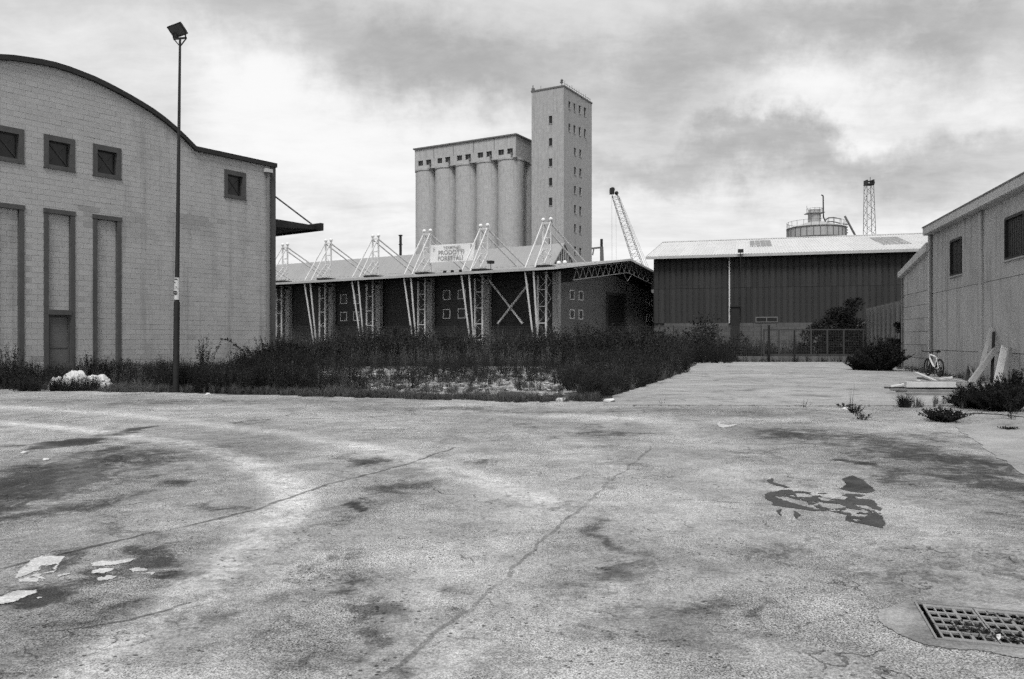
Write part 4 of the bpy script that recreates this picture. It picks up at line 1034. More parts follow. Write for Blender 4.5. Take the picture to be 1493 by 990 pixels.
# local x runs back along the wall (away), so positions nearer the camera are negative; y points out towards the yard
rb = thing('precast_building', 'pale precast panel building with dark shutters and a wide roof fascia', 'industrial building', (OR[0], OR[1], 0), R(90 - A_R))
E0, E1 = -34.0, -5.92
HR = 6.62
MB().box(E0, E1 + .02, -12, -.16, 0, HR).build('wall_core', M_MORTAR, rb)
winR = [(-10.81, -9.19, 4.40, 5.92), (-17.85, -16.07, 4.45, 5.9), (-25, -23.2, 4.45, 5.9)]
colsR = [(-8.33, -5.93), (-13.13, -8.36), (-20.75, -13.67), (-28.4, -21.3), (-34, -28.9)]
rowsR = [(0, 1.10), (1.12, 3.79), (3.81, HR)]
for (a, b) in colsR:
    for (c, d_) in rowsR:
        pm = MB()
        for (x0, x1, z0, z1) in cut((a, b, c, d_), winR): pm.box(x0, x1, -.16, 0, z0, z1)
        o = pm.build('wall_panel', M_PREC, rb, fixn=False); o.location = (0, random.uniform(-.006, .006), 0)
for c in (-13.40, -21.02, -28.65): MB().box(c - .20, c + .20, -.16, .05, 0, HR - .02).build('pilaster', M_PREC, rb)
for (a, b, c, d_) in winR[:2]:
    f_ = MB(); f_.box(a - .05, a + .05, -.10, .03, c, d_).box(b - .05, b + .05, -.10, .03, c, d_).box(a + .05, b - .05, -.10, .03, d_ - .06, d_ + .04).box(a + .05, b - .05, -.10, .03, c - .04, c + .06)
    wo = f_.build('window', M_STEELD, rb)
    ms = MB(); ms.box(a + .05, b - .05, -.12, -.07, c + .06, d_ - .06)
    for i in range(1, 8): ms.box(a + .05 + (b - a - .1) * i / 8 - .012, a + .05 + (b - a - .1) * i / 8 + .012, -.07, -.055, c + .06, d_ - .06)
    ms.build('shutter', M_SHUT, wo)
    MB().box(a - .1, b + .1, .0, .09, c - .09, c - .04).build('sill', M_PREC, wo)
MB().box(E0, E1 + .16, -.2, .34, HR + .03, HR + .36).build('fascia', M_FASC, rb)
MB().box(E0, E1 + .15, -.2, .31, HR + .0, HR + .028).build('soffit', M_PREC, rb)
rr_ = MB(); rr_.add([(E0, .38, HR + .41), (E1 + .2, .38, HR + .41), (E1 + .2, -12, HR + .8), (E0, -12, HR + .8), (E0, .38, HR + .362), (E1 + .2, .38, HR + .362), (E1 + .2, -12, HR + .362), (E0, -12, HR + .362)], [(0, 1, 2, 3), (7, 6, 5, 4), (0, 4, 5, 1), (1, 5, 6, 2), (2, 6, 7, 3), (3, 7, 4, 0)]); rr_.build('roof', M_PIPE, rb)
MB().box(-5.90, -5.70, -.2, .10, 0, HR + .0).build('corner_post', M_FASC, rb)
dp2 = MB(); dp2.tube([(-6.15, .07, 0), (-6.15, .07, HR)], .055, 10); dp2.build('downpipe', M_PIPE, rb, True)
# lean-to
MB().prism([(-5.7, 0), (-.02, 0), (-.02, 5.12), (-5.7, 5.95)], -.16, -11).build('leanto_core', M_MORTAR, rb)
lb = None
for r in range(6):
    for c in range(3):
        w0 = [(-5.68, -3.78), (-3.76, -1.86), (-1.84, -.0)] if r % 2 == 0 else [(-5.68, -4.73), (-4.71, -2.81), (-2.79, -.0)]
        a, b = w0[c]; MB().box(a, b, -.16, random.uniform(-.008, .008), r * .67 + .006, r * .67 + .658).build('wall_block', M_LEAN, rb)
MB().prism([(-5.68, 4.03), (0, 4.03), (0, 5.14), (-5.68, 5.95)], 0.0, -.16).build('upper_wall', M_PREC, rb)
MB().prism([(-5.85, 5.88), (.35, 5.02), (.35, 5.32), (-5.85, 6.28)], .22, -.3).build('rake_board', M_FASC, rb)
lr = MB(); lr.add([(-5.85, -.3, 6.2), (.35, -.3, 5.3), (.35, -11, 5.3), (-5.85, -11, 6.2)], [(0, 1, 2, 3)]); lr.build('leanto_roof', M_PIPE, rb, fixn=False)
MB().tube([(-.12, .09, 0), (-.12, .09, 5.0)], .05, 8).build('leanto_downpipe', M_PIPE, rb, True)

# panel wall behind
A0, A1 = Vector((22.35, 45.6)), Vector((25.75, 57.6)); dv = (A1 - A0); Ln = dv.length
pw = thing('panel_wall', 'stained concrete panel boundary wall with vertical ribs behind the lean-to', 'boundary wall', (A0.x, A0.y, 0), math.atan2(dv.y, dv.x))
np_ = 8; wd = Ln / np_
pn = MB().box(.07, wd - .07, -.05, .05, 0, 3.75).build('panel', M_FENCEP, pw); ps = MB().box(-.08, .08, -.12, .12, 0, 3.85).build('post', M_SURR, pw)
for i in range(np_ + 1):
    if i: piece(ps, pw, (i * wd, 0, 0))
    if 0 < i < np_: piece(pn, pw, (i * wd, 0, 0))

# ================================================================== GATE AND FENCE
GY_ = 57.0
gx0, gx1 = at(1113, GY_), at(1262, GY_)
gt_ = thing('sliding_gate', 'dull steel mesh sliding gate across the end of the concrete slab', 'gate', (gx0, GY_, 0))
Lg = gx1 - gx0
gf = MB(); gf.box(0, Lg, -.03, .03, 2.26, 2.36).box(0, Lg, -.03, .03, .42, .56)
gf.build('rail', M_GATE, gt_)
st = None
for px in (1113.5, 1135.5, 1158.5, 1182.5, 1206, 1230, 1259):
    xx = at(px, GY_) - gx0
    o = MB().box(-.055, .055, -.028, .028, .562, 2.258).build('stile', M_GATE, gt_) if st is None else piece(st, gt_)
    st = st or o; o.location = (xx, 0, 0)
gm_ = MB(); x = .1
while x < Lg: gm_.box(x - .005, x + .005, .0, .01, .56, 2.26); x += .12
z = .62
while z < 2.25: gm_.box(.05, Lg, .011, .018, z - .005, z + .005); z += .12
gm_.build('mesh_infill', M_GATE, gt_, kind='stuff')
MB().box(at(1075, GY_), gx1 + .3, GY_ - .12, GY_ + .2, -.02, .40).build('gate_kerb', M_KERB, kind='structure')
for px, h1, lab in ((1121, 2.62, 'thick dark steel gate post left of the sliding gate'), (1158.6, 2.25, 'thin dark steel post in front of the middle of the gate')):
    o = MB().tube([(0, 0, 0), (0, 0, h1)], .085 if h1 > 2.5 else .045, 10).lathe([(.12, 0), (.12, .05), (.02, .06)], 10).build('gate_post', M_STEELD)
    o.location = (at(px, GY_ - .4), GY_ - .4, 0); tag(o, lab, 'gate post')
fx0, fx1 = -23.0, gx0 - .15
fn = thing('mesh_fence', 'thin wire mesh fence on slim posts running behind the tall weeds', 'fence', (fx0, GY_, 0))
Lf = fx1 - fx0; po = None
for i in range(14):
    o = MB().box(-.035, .035, -.035, .035, 0, 2.62).build('post', M_WIRE, fn) if po is None else piece(po, fn)
    po = po or o; o.location = (i * Lf / 13, 0, 0)
wm = MB(); z = .1
while z < 2.6: wm.box(0, Lf, -.05, -.042, z - .008, z + .008); z += .11
x = 0
while x < Lf: wm.box(x - .005, x + .005, -.041, -.036, 0, 2.58); x += .14
wm.build('wire_mesh', M_WIRE, fn, kind='stuff')

# ================================================================== FAR THINGS
# tank
TY = 130.0; tx_ = at(1190, TY); tr0 = 40.5 / 1160 * TY
tk = thing('storage_tank', 'round sheet metal storage bin with cone roof behind the shed', 'storage tank', (tx_, TY, 0))
zt = hz(333.5, TY)
MB().lathe([(tr0, 0), (tr0, zt)], 48).build('shell', M_TANK, tk, True)
co = MB(); co.lathe([(tr0 + .12, zt), (12 / 1160 * TY, hz(325.2, TY) + .1)], 48); co.build('cone_roof', M_TANK, tk, True)
rb0 = MB()
for a in range(28):
    an_ = a * 2 * math.pi / 28; rb0.box(-.05, .05, -.05, .05, 10, zt, Matrix.Rotation(an_, 4, 'Z') @ Matrix.Translation((tr0 + .03, 0, 0)))
for zz_ in (zt - 1.6, zt): rb0.lathe([(tr0 + .02, zz_ - .08), (tr0 + .10, zz_ - .08), (tr0 + .10, zz_ + .05), (tr0 + .02, zz_ + .05)], 48)
rb0.build('stiffener', M_FARST, tk)
rl = MB()
for a in range(24):
    an_ = a * 2 * math.pi / 24; c, s = math.cos(an_) * tr0, math.sin(an_) * tr0; rl.bar((c, s, zt), (c, s, zt + 1.05), .05)
rl.lathe([(tr0, zt + 1.0), (tr0 + .04, zt + 1.0), (tr0 + .04, zt + 1.04), (tr0, zt + 1.04)], 36); rl.build('railing', M_FARST, tk)
hx_ = at(1187.5, TY) - tx_; hw = 9 / 1160 * TY
hd_ = MB(); hd_.lathe([(hw, hz(326, TY)), (hw, hz(311.5, TY))], 16, (hx_, 0)); hd_.box(hx_ - hw * 1.25, hx_ + hw * 1.25, -hw * 1.25, hw * 1.25, hz(311.5, TY), hz(310.5, TY)); hd_.lathe([(hw * .95, hz(310.5, TY)), (hw * .95, hz(305.8, TY)), (.05, hz(305.2, TY))], 16, (hx_, 0))
hd_.build('head_house', M_TANK, tk)
hr = MB()
for a in range(10):
    an_ = a * .628; c, s = hx_ + math.cos(an_) * hw * 1.2, math.sin(an_) * hw * 1.2; hr.bar((c, s, hz(311, TY)), (c, s, hz(304 - (a == 4) * 5, TY)), .05)
hr.lathe([(hw * 1.2, hz(304.4, TY)), (hw * 1.22, hz(304.4, TY)), (hw * 1.22, hz(304.0, TY)), (hw * 1.2, hz(304.0, TY))], 12, (hx_, 0)); hr.build('head_railing', M_FARST, tk)
pc = MB(); pxx = at(1196, TY) - tx_; pc.tube([(pxx + .3, -1.4, hz(325, TY)), (pxx, -1.3, hz(318, TY)), (pxx, -1.2, hz(288.5, TY)), (pxx - .05, -1.2, hz(287, TY)), (pxx - .3, -1.2, hz(286.4, TY))], .11, 8); pc.build('vent_pipe', M_STEELD, tk, True)
cv = MB(); a_ = (at(1200, TY) - tx_, -1, hz(322, TY)); pts_ = [a_, (at(1204, TY) - tx_, -1.2, hz(319, TY)), (at(1210, TY) - tx_, -1.5, hz(319, TY)), (at(1219, TY) - tx_, -2, hz(322, TY))]
cv.tube(pts_, .09, 6).tube([(p_[0], p_[1] + .5, p_[2] - .6) for p_ in pts_], .09, 6)
for p_ in pts_[1:]: cv.bar(p_, (p_[0], p_[1], p_[2] - 1.0), .06)
cv.tube([(at(1220.5, TY) - tx_, -3, hz(319, TY)), (at(1235, TY) - tx_, -3, hz(346, TY)), (at(1258, TY) - tx_, -3, hz(390, TY)), (at(1310, TY) - tx_, -3, 0)], .16, 6)
for py in (330, 334, 338, 342): cv.bar((at(1219, TY) - tx_, -2.6, hz(py, TY)), (at(1225, TY) - tx_, -3, hz(py + 1, TY)), .18)
cv.build('conveyor_chute', M_FARST, tk)
# lattice light mast
def lattice(m, p0, p1, w0, w1, n, r, n_sides=4):
    p0, p1 = Vector(p0), Vector(p1); ax = (p1 - p0).normalized(); u = ax.cross(Vector((0, 1, 0))).normalized(); v_ = ax.cross(u)
    cr = lambda k, i: p0.lerp(p1, k) + (u * ((-1, 1, 1, -1)[i]) + v_ * ((-1, -1, 1, 1)[i])) * ((w0 + (w1 - w0) * k) / 2)
    for i in range(4): m.bar(cr(0, i), cr(1, i), r * 1.6)
    for j in range(n):
        for i in range(4):
            a, b = (i, (i + 1) % 4) if j % 2 else ((i + 1) % 4, i)
            m.bar(cr(j / n, a), cr((j + 1) / n, b), r)
LY = 150.0; lxm = at(1268, LY)
lm = thing('lattice_mast', 'slender steel lattice light mast rising behind the shed roof right of the tank', 'light mast', (lxm, LY, 0))
m_ = MB(); zt = hz(270, LY); lattice(m_, (.25, 0, 0), (-.15, 0, zt), 2.5, 1.25, 26, .05); m_.build('lattice', M_FARST, lm)
m_ = MB(); m_.box(-.85, .60, -.75, .75, zt, zt + .25).box(-.85, -.62, -.7, .7, zt + .25, zt + .9).box(.37, .60, -.7, .7, zt + .25, zt + .95).bar((.1, 0, zt + .2), (.1, 0, zt + 1.5), .08).box(-.35, .25, -.2, .2, zt + .55, zt + .8).box(.6, .95, -.1, .1, zt + .4, zt + .65); m_.build('lamp_head', M_STEELD, lm)
# boom crane
CY = 200.0; cx0 = at(892.5, CY)
cr_ = thing('boom_crane', 'tall dockside lattice boom crane leaning left behind the warehouse gable', 'crane', (cx0, CY, 0))
P = lambda px, py: Vector((at(px, CY) - cx0, 0, hz(py, CY)))
m_ = MB(); tp = P(896, 284); ft = P(938, 408); lattice(m_, ft, tp, 2.2, 1.3, 24, .06); m_.build('boom', M_CRANE, cr_)
m_ = MB(); m_.box(-.6, .5, -.6, .6, hz(283, CY), hz(274.5, CY)).ball((P(899, 281.5).x, 0, hz(281.5, CY)), .5).ball((P(893, 276).x, 0, hz(276.3, CY)), .62); m_.build('boom_head', M_STEELD, cr_)
m_ = MB(); m_.tube([P(892, 283), P(892.5, 440)], .028, 4).tube([P(898, 283), P(899, 440)], .02, 4).tube([P(902, 286), P(955, 420)], .03, 4).tube([P(903, 286), P(958, 420)], .03, 4); m_.build('cable', M_FARST, cr_)
m_ = MB(); b0 = P(945, 420); m_.box(b0.x - 3.5, b0.x + 5, -3, 3, 10, 15.5); m_.build('machine_house', M_FARST, cr_)
m_ = MB()
for sx in (-1, 1):
    for sy in (-1, 1): m_.bar((b0.x + .8 + sx * 4.5, sy * 4, 0), (b0.x + .8 + sx * 2.5, sy * 2.4, 10), .7)
m_.build('portal_leg', M_FARST, cr_)
# portal of another quay crane beside the tower
QY = 190.0; qx = at(877, QY)
qc = thing('quay_gantry', 'dark steel gantry frame seen low between silo tower and boom crane', 'gantry', (qx, QY, 0))
P = lambda px, py: Vector((at(px, QY) - qx, 0, hz(py, QY)))
m_ = MB(); a = P(877, 360); b = P(879.5, 385); m_.add([(a.x - .32, -.4, a.z), (a.x + .4, -.4, a.z), (b.x + .95, -.4, 0), (b.x - .75, -.4, 0), (a.x - .32, .4, a.z), (a.x + .4, .4, a.z), (b.x + .95, .4, 0), (b.x - .75, .4, 0)], [(0, 1, 2, 3), (7, 6, 5, 4), (0, 4, 5, 1), (1, 5, 6, 2), (2, 6, 7, 3), (3, 7, 4, 0)]); m_.build('pylon', M_FARST, qc)
m_ = MB(); a = P(877, 348.5); m_.box(-.28, .30, -.3, .3, hz(360, QY), a.z); m_.build('pylon_top', M_STEELD, qc)
m_ = MB(); m_.bar(P(861, 362.5), P(879, 360.5), .4).bar(P(866, 361.5), P(864, 372), .3); m_.build('cross_arm', M_FARST, qc)
# thin flue pipe behind the warehouse roof
o = MB().tube([(0, 0, 0), (0, 0, 14.0), (0, 0, hz(344, 96))], .16, 8).lathe([(.26, hz(344, 96)), (.26, hz(342.6, 96)), (.02, hz(342, 96))], 8).lathe([(.24, hz(357, 96)), (.24, hz(356, 96))], 8).build('flue_pipe', M_STEELD)
o.location = (at(584, 96), 96, 0); tag(o, 'thin dark flue pipe sticking up behind the warehouse roof', 'flue pipe')

# ================================================================== PLANTS
def plant(H, Rr, stems, leaves, ll, lw, spread=.5, up=.5, base=0.0, seed=0, curve=.35, taper=True):
    g_ = np.random.default_rng(seed)
    ang = g_.uniform(0, 2 * np.pi, stems); out = np.sqrt(g_.uniform(0, 1, stems)) * Rr; hh = H * (1 - .55 * (out / max(Rr, 1e-6)) ** 2 * spread) * g_.uniform(.62, 1.0, stems)
    bx = np.cos(ang) * out * .35; by = np.sin(ang) * out * .35
    ex = np.cos(ang) * out + g_.normal(0, .06 * H, stems); ey = np.sin(ang) * out + g_.normal(0, .06 * H, stems)
    def pos(si_, t): 
        c = t ** (1 + curve)
        return np.stack([bx[si_] + (ex[si_] - bx[si_]) * c, by[si_] + (ey[si_] - by[si_]) * c, hh[si_] * t], -1)
    Vs = []; Fs = []
    # stems: two-sided three-corner tubes in three lengths, as quads
    rad = np.array([1, .75, .5, .2]) * max(.004, .0045 * H)
    for k in range(3):
        t0, t1 = np.full(stems, k / 3), np.full(stems, (k + 1) / 3); ii = np.arange(stems); a, b = pos(ii, t0), pos(ii, t1)
        for j in range(3):
            c0 = np.array([math.cos(2.1 * j), math.sin(2.1 * j), 0]); c1 = np.array([math.cos(2.1 * (j + 1)), math.sin(2.1 * (j + 1)), 0])
            q_ = np.stack([a + c0 * rad[k], a + c1 * rad[k], b + c1 * rad[k + 1], b + c0 * rad[k + 1]], 1); Vs.append(q_.reshape(-1, 3))
    n = stems * leaves; si_ = np.repeat(np.arange(stems), leaves); t = g_.uniform(base, 1, n) ** .75
    p_ = pos(si_, t); L = ll * g_.uniform(.6, 1.3, n) * (1.15 - .5 * t if taper else 1.0); Wd = lw * L / ll
    ax = g_.normal(0, 1, (n, 3)); ax[:, 2] = ax[:, 2] * .6 + up; ax[:, 0] += .4 * np.cos(ang[si_]); ax[:, 1] += .4 * np.sin(ang[si_]); ax /= np.linalg.norm(ax, axis=1, keepdims=True)
    sd_ = np.cross(ax, g_.normal(0, 1, (n, 3))); sd_ /= np.linalg.norm(sd_, axis=1, keepdims=True) + 1e-9
    nr_ = np.cross(ax, sd_)
    tip = p_ + ax * L[:, None]; mid_ = p_ + ax * (L * .45)[:, None] + nr_ * (L * .06)[:, None]
    q_ = np.stack([p_, mid_ + sd_ * Wd[:, None] / 2, tip, mid_ - sd_ * Wd[:, None] / 2], 1); Vs.append(q_.reshape(-1, 3))
    nst = stems * 9 * 4
    Va = np.concatenate(Vs); F_ = np.arange(len(Va)).reshape(-1, 4)
    return Va, F_, stems * 9
def tuft(H, Rr, blades, w_, seed=0, lean_=.6):
    g_ = np.random.default_rng(seed); n = blades
    ang = g_.uniform(0, 2 * np.pi, n); rb_ = np.sqrt(g_.uniform(0, 1, n)) * Rr * .3; h = H * g_.uniform(.45, 1, n); o_ = Rr * g_.uniform(.1, 1, n) * lean_
    dx, dy = np.cos(ang), np.sin(ang); sx, sy = -np.sin(ang + g_.normal(0, .6, n)), np.cos(ang + g_.normal(0, .6, n))
    def row(k, wk): 
        c = np.stack([dx * (rb_ + o_ * k ** 1.8), dy * (rb_ + o_ * k ** 1.8), h * (k - .12 * k ** 3)], -1); s_ = np.stack([sx, sy, 0 * sx], -1) * (w_ * wk / 2)
        return c - s_, c + s_
    a0, a1 = row(0, 1); b0, b1 = row(.55, .8); c0, c1 = row(1.0, .1)
    Va = np.concatenate([np.stack([a0, a1, b1, b0], 1).reshape(-1, 3), np.stack([b0, b1, c1, c0], 1).reshape(-1, 3)])
    return Va, np.arange(len(Va)).reshape(-1, 4), 0
def scatter(name, protos, places, m, zfun=None):
    Vs = []; off = 0
    for (x, y, sc, sz) in places:
        Va = protos[int(rng.integers(len(protos)))][0]; a = rng.uniform(0, 6.283); c, s = math.cos(a), math.sin(a)
        Vs.append(np.stack([x + (Va[:, 0] * c - Va[:, 1] * s) * sc, y + (Va[:, 0] * s + Va[:, 1] * c) * sc, Va[:, 2] * sz - .01], 1))
    Va = np.concatenate(Vs); return np_mesh(name, Va, np.arange(len(Va)).reshape(-1, 4), m, kind='stuff')

P_TALL = [plant(1.0, .42, 12, 17, .100, .027, .5, .5, .04, 100 + i) for i in range(7)]          # weeds of the far belt
P_MED = [plant(1.0, .40, 15, 16, .085, .022, .5, .55, .02, 200 + i) for i in range(7)]          # nearer weeds
P_DRY = [plant(1.0, .28, 7, 9, .07, .018, .5, .7, .3, 300 + i, taper=False) for i in range(5)]
P_TUFT = [tuft(1.0, .8, 46, .030, 400 + i) for i in range(6)]

def poly_pts(poly, n, jitter=True):
    xs_ = [p_[0] for p_ in poly]; ys_ = [p_[1] for p_ in poly]; out = []
    def inside(x, y):
        c = False
        for i in range(len(poly)):
            (x1, y1), (x2, y2) = poly[i], poly[i - 1]
            if (y1 > y) != (y2 > y) and x < (x2 - x1) * (y - y1) / (y2 - y1) + x1: c = not c
        return c
    while len(out) < n:
        x, y = rng.uniform(min(xs_), max(xs_)), rng.uniform(min(ys_), max(ys_))
        if inside(x, y): out.append((x, y))
    return out
def clump(x, y, seed, f=.42): return float(fbm(np.array([x * f]), np.array([y * f]), seed)[0])
def fill(poly, n, h0, h1, seed, thr=0.0, wide=1.0):
    o_ = []
    for (x, y) in poly_pts(poly, n):
        k = clump(x, y, seed)
        if k < thr: continue
        h = h0 + (h1 - h0) * max(0, min(1, (k - .25) * 2)) * rng.uniform(.75, 1.1); o_.append((x, y, max(.5, h * .8) * wide, h))
    return o_
# belt before the fence
belt = [(-21, 47), (-11.5, 46.8), (-9.5, 45.2), (-7, 47.2), (-4.5, 44.6), (-2.5, 47), (-.5, 45.0), (1, 46.8), (2.3, 46.2), (3.5, 42), (6.5, 36), (8.5, 41), (11.8, 52.5), (13.8, 56.4), (-21, 56.4)]
scatter('weed_belt', P_TALL, fill(belt, 1050, .9, 3.1, 31, .36), M_LEAF)
# beside the slab
side = [(2.0, 21.6), (3.1, 23.0), (6.6, 33.0), (8.6, 39), (7.2, 40), (3.4, 44), (2.4, 34), (1.6, 26)]
scatter('slab_side_weeds', P_MED, fill(side, 430, .65, 1.7, 32) + fill([(1.9, 21.5), (2.9, 22.6), (5.2, 29), (2.2, 28)], 140, .4, .95, 35), M_LEAF)
# left of the rubble ground and up to the block wall
left = [(-16.2, 26.4), (-12.5, 25.4), (-8.9, 24.0), (-4.7, 22.9), (-4.5, 24.5), (-7, 28.5), (-9.5, 34), (-11.8, 46), (-14, 46.5), (-10.0, 38.5), (-11.0, 35.4), (-15.9, 29.0), (-18, 27.2)]
scatter('wall_weeds', P_MED, fill(left, 950, .45, 1.2, 33, .34), M_LEAF)
mid_l = [(-9.4, 27), (-6.8, 27.5), (-9.2, 34), (-12, 46), (-17, 47), (-11.5, 38)]
scatter('corner_weeds', P_MED, fill(mid_l, 420, .9, 1.75, 36), M_LEAFD)
near_l = [(-10.2, 24.3), (-6.0, 23.5), (-5.6, 24.6), (-9.8, 27.0), (-12, 26.4)]
scatter('verge_weeds', P_MED, fill(near_l, 190, .8, 1.25, 37), M_LEAFD)
# sparse stalks on the rubble
rub = [(-4.5, 24.5), (1.4, 23.3), (2.2, 30), (2.2, 44), (-10.5, 44), (-7.6, 31)]
scatter('reeds_and_lit_tips', P_DRY, [(x, y, .9, rng.uniform(.7, 1.8)) for x, y in poly_pts([(-13, 43), (2.6, 42), (3, 47.5), (-14, 48)], 300)] + [(x, y, 1.0, rng.uniform(1.6, 2.9)) for x, y in poly_pts([(-15, 47.5), (-2, 47.5), (3, 52), (2, 56), (-15, 56)], 620) if clump(x, y, 77, .3) > .40] + [(x, y, .6, rng.uniform(.5, 1.3)) for x, y in poly_pts(side, 170)] + [(x, y, .6, rng.uniform(.5, 1.25)) for x, y in poly_pts(left, 240)], M_GRASS)  # dry stalks; over the belt their pale colour stands in for lit weed tips
rub0 = [(-4.5, 24.5), (1.4, 23.3), (2.2, 30), (2.2, 44), (-10.5, 44), (-7.6, 31)]
scatter('rubble_clumps', P_MED, [(x, y, rng.uniform(.5, 1.0), rng.uniform(.35, 1.25)) for x, y in poly_pts(rub0, 430) if clump(x, y, 91, .33) > .52], M_LEAF)
scatter('strip_weeds', P_MED, [(x, rng.uniform(43.8, 46.6), rng.uniform(.5, 1.0), rng.uniform(.4, 1.3)) for x in rng.uniform(-11.5, 3, 190) if clump(x, 3, 92, .6) > .44], M_LEAF)
scatter('rubble_stalks', P_DRY + P_MED[:3], fill(rub, 260, .45, 1.2, 34, .42, .75), M_LEAF)
STN = []
for i in range(6):
    g_ = np.random.default_rng(700 + i); bx_ = np.array([[-1, -1, -.3], [1, -1, -.3], [1, 1, -.3], [-1, 1, -.3], [-1, -1, .8], [1, -1, .8], [1, 1, .8], [-1, 1, .8]]) * g_.uniform(.45, 1, (8, 3)); ff_ = np.array([(0, 3, 2, 1), (4, 5, 6, 7), (0, 1, 5, 4), (1, 2, 6, 5), (2, 3, 7, 6), (3, 0, 4, 7)])
    STN.append((bx_[ff_.ravel()], None, 0))
scatter('rubble_stones', STN, [(x, y, k_, k_) for x, y in poly_pts(rub, 2600) for k_ in (abs(rng.normal(0, .05)) + .015,)], M_STONE)
scatter('tarmac_grit', STN, [(x, y, k_, k_ * .6) for x, y in [(rng.uniform(-9, 9), 3.2 + 17 * rng.uniform(0, 1) ** 2) for i in range(1500)] for k_ in (abs(rng.normal(0, .004)) + .003,)], M_STONE)
scatter('rubble_tufts', P_TUFT, [(x, y, .35, rng.uniform(.12, .3)) for x, y in poly_pts(rub, 900) if clump(x, y, 55, .4) > .44], M_GRASS)
scatter('heap_weeds', P_MED, [(rng.uniform(-15.4, -12.9), rng.uniform(24.55, 25.0), rng.uniform(.4, .6), rng.uniform(.35, .66)) for i in range(85)], M_LEAF)
# low grass along the edge of the tarmac
gr = []
while len(gr) < 2100:
    x = rng.uniform(-18, 2.3); e = float(edge_y(x)); dy = abs(rng.normal(0, .75))
    if clump(x, e + dy, 41, .8) + rng.uniform(-.15, .15) < .34: continue
    gr.append((x, e - .15 + dy + (clump(x, 0, 43, .5) - .5) * 2.0, rng.uniform(.14, .26), rng.uniform(.10, .34)))
scatter('verge_grass', P_TUFT, gr, M_GRASS)
scatter('undergrowth', P_TUFT, [(x, y, .4, rng.uniform(.15, .5)) for x, y in poly_pts(left, 420) + poly_pts(side, 200)], M_GRASS)
scatter('kerb_weeds', P_MED, [(rng.uniform(14.5, 24.8), rng.uniform(55.9, 56.6), .45, rng.uniform(.25, .75)) for i in range(70)] + [(rng.uniform(11.9, 14.8), rng.uniform(52.5, 56), .8, rng.uniform(.8, 1.9)) for i in range(46)], M_LEAFD)
scatter('yard_growth', P_TALL, [(rng.uniform(12, 26), rng.uniform(59, 70), 1.2, rng.uniform(.9, 2.3)) for i in range(170)], M_LEAFD)
scatter('joint_weeds', P_TUFT, [(x_, 19.1 + .02 * x_ * 0 + rng.normal(0, .05), rng.uniform(.04, .12), rng.uniform(.02, .08)) for x_ in rng.uniform(2.3, 11, 46)], M_GRASS)

def bush(name, label, cat, px, py, H, Rr, stems, leaves, ll, lw, m=M_LEAFD, seed=0, spread=.5, up=.4, group=None, Y=None, curve=.3):
    x, y = (G(px, py) if Y is None else (at(px, Y), Y))
    t_ = thing(name, label, cat, (x, y, 0), 0, group)
    Va, F_, ns = plant(H, Rr, stems, leaves, ll, lw, spread, up, .03, seed, curve)
    k = ns * 4
    np_mesh('stems', Va[:k], np.arange(k).reshape(-1, 4), M_STEM, t_)
    np_mesh('foliage', Va[k:], np.arange(len(Va) - k).reshape(-1, 4), m, t_)
    return t_
def tree_bush(name, label, cat, x, y, H, Rr, seed, lobes=9, n=1500, ll=.20):
    t_ = thing(name, label, cat, (x, y, 0)); g_ = np.random.default_rng(seed); tk_ = MB(); Vs = []
    for i in range(lobes):
        a = g_.uniform(0, 6.28); rr = g_.uniform(.1, 1.0) * Rr; zc = g_.uniform(.12, .88) * H; zc *= 1 - .35 * (rr / Rr) ** 2; c = np.array([math.cos(a) * rr, math.sin(a) * rr, zc]); lr_ = g_.uniform(.18, .42) * Rr
        tk_.tube([(0, 0, 0), (c[0] * .3, c[1] * .3, zc * .45), tuple(c)], .06 * H / 4, 5, .015)
        m = n // lobes; dd = g_.normal(0, 1, (m, 3)); dd /= np.linalg.norm(dd, axis=1, keepdims=True); p_ = c + dd * (lr_ * g_.uniform(.35, 1.15, m) ** .7)[:, None] * np.array([1, 1, .85])
        ax = dd + g_.normal(0, .7, (m, 3)) + np.array([0, 0, .3]); ax /= np.linalg.norm(ax, axis=1, keepdims=True); sd_ = np.cross(ax, g_.normal(0, 1, (m, 3))); sd_ /= np.linalg.norm(sd_, axis=1, keepdims=True)
        L = (ll * g_.uniform(.6, 1.4, m))[:, None]; q_ = np.stack([p_, p_ + ax * L * .5 + sd_ * L * .22, p_ + ax * L, p_ + ax * L * .5 - sd_ * L * .22], 1); Vs.append(q_.reshape(-1, 3))
    tk_.build('trunk', M_STEM, t_); Va = np.concatenate(Vs); Va[:, 2] = np.maximum(Va[:, 2], .02)
    np_mesh('crown', Va, np.arange(len(Va)).reshape(-1, 4), M_LEAFD, t_); return t_
tree_bush('dark_bush', 'biggest dark bush behind the gate, next to the panel wall', 'bush', at(1246, 60.5), 60.5, 5.3, 1.9, 5, 26, 7600, .20)
tree_bush('dark_bush', 'middle-sized dark bush behind the gate, left of the biggest bush', 'bush', at(1222, 60.6), 60.6, 4.4, 1.7, 6, 20, 5200, .2)
tree_bush('dark_bush', 'low dark bush behind the gate, leftmost of the bushes there', 'bush', at(1196, 61), 61, 3.4, 1.6, 8, 14, 3600, .2)
tree_bush('dark_bush', 'dark bush beside the steel door of the shed', 'bush', at(1036, 58.6), 58.8, 2.9, 3.0, 7, 14, 3600, .2)
tree_bush('ivy', 'dark ivy hanging on the near end of the panel wall', 'ivy', at(1310, 45.2), 45.3, 3.9, .5, 9, 9, 1400, .13)
bush('wall_bush', 'dense dark bush at the foot of the lean-to corner', 'bush', 1284, 541, 2.0, 1.3, 200, 80, .13, .05, seed=12, spread=.9, up=.7)
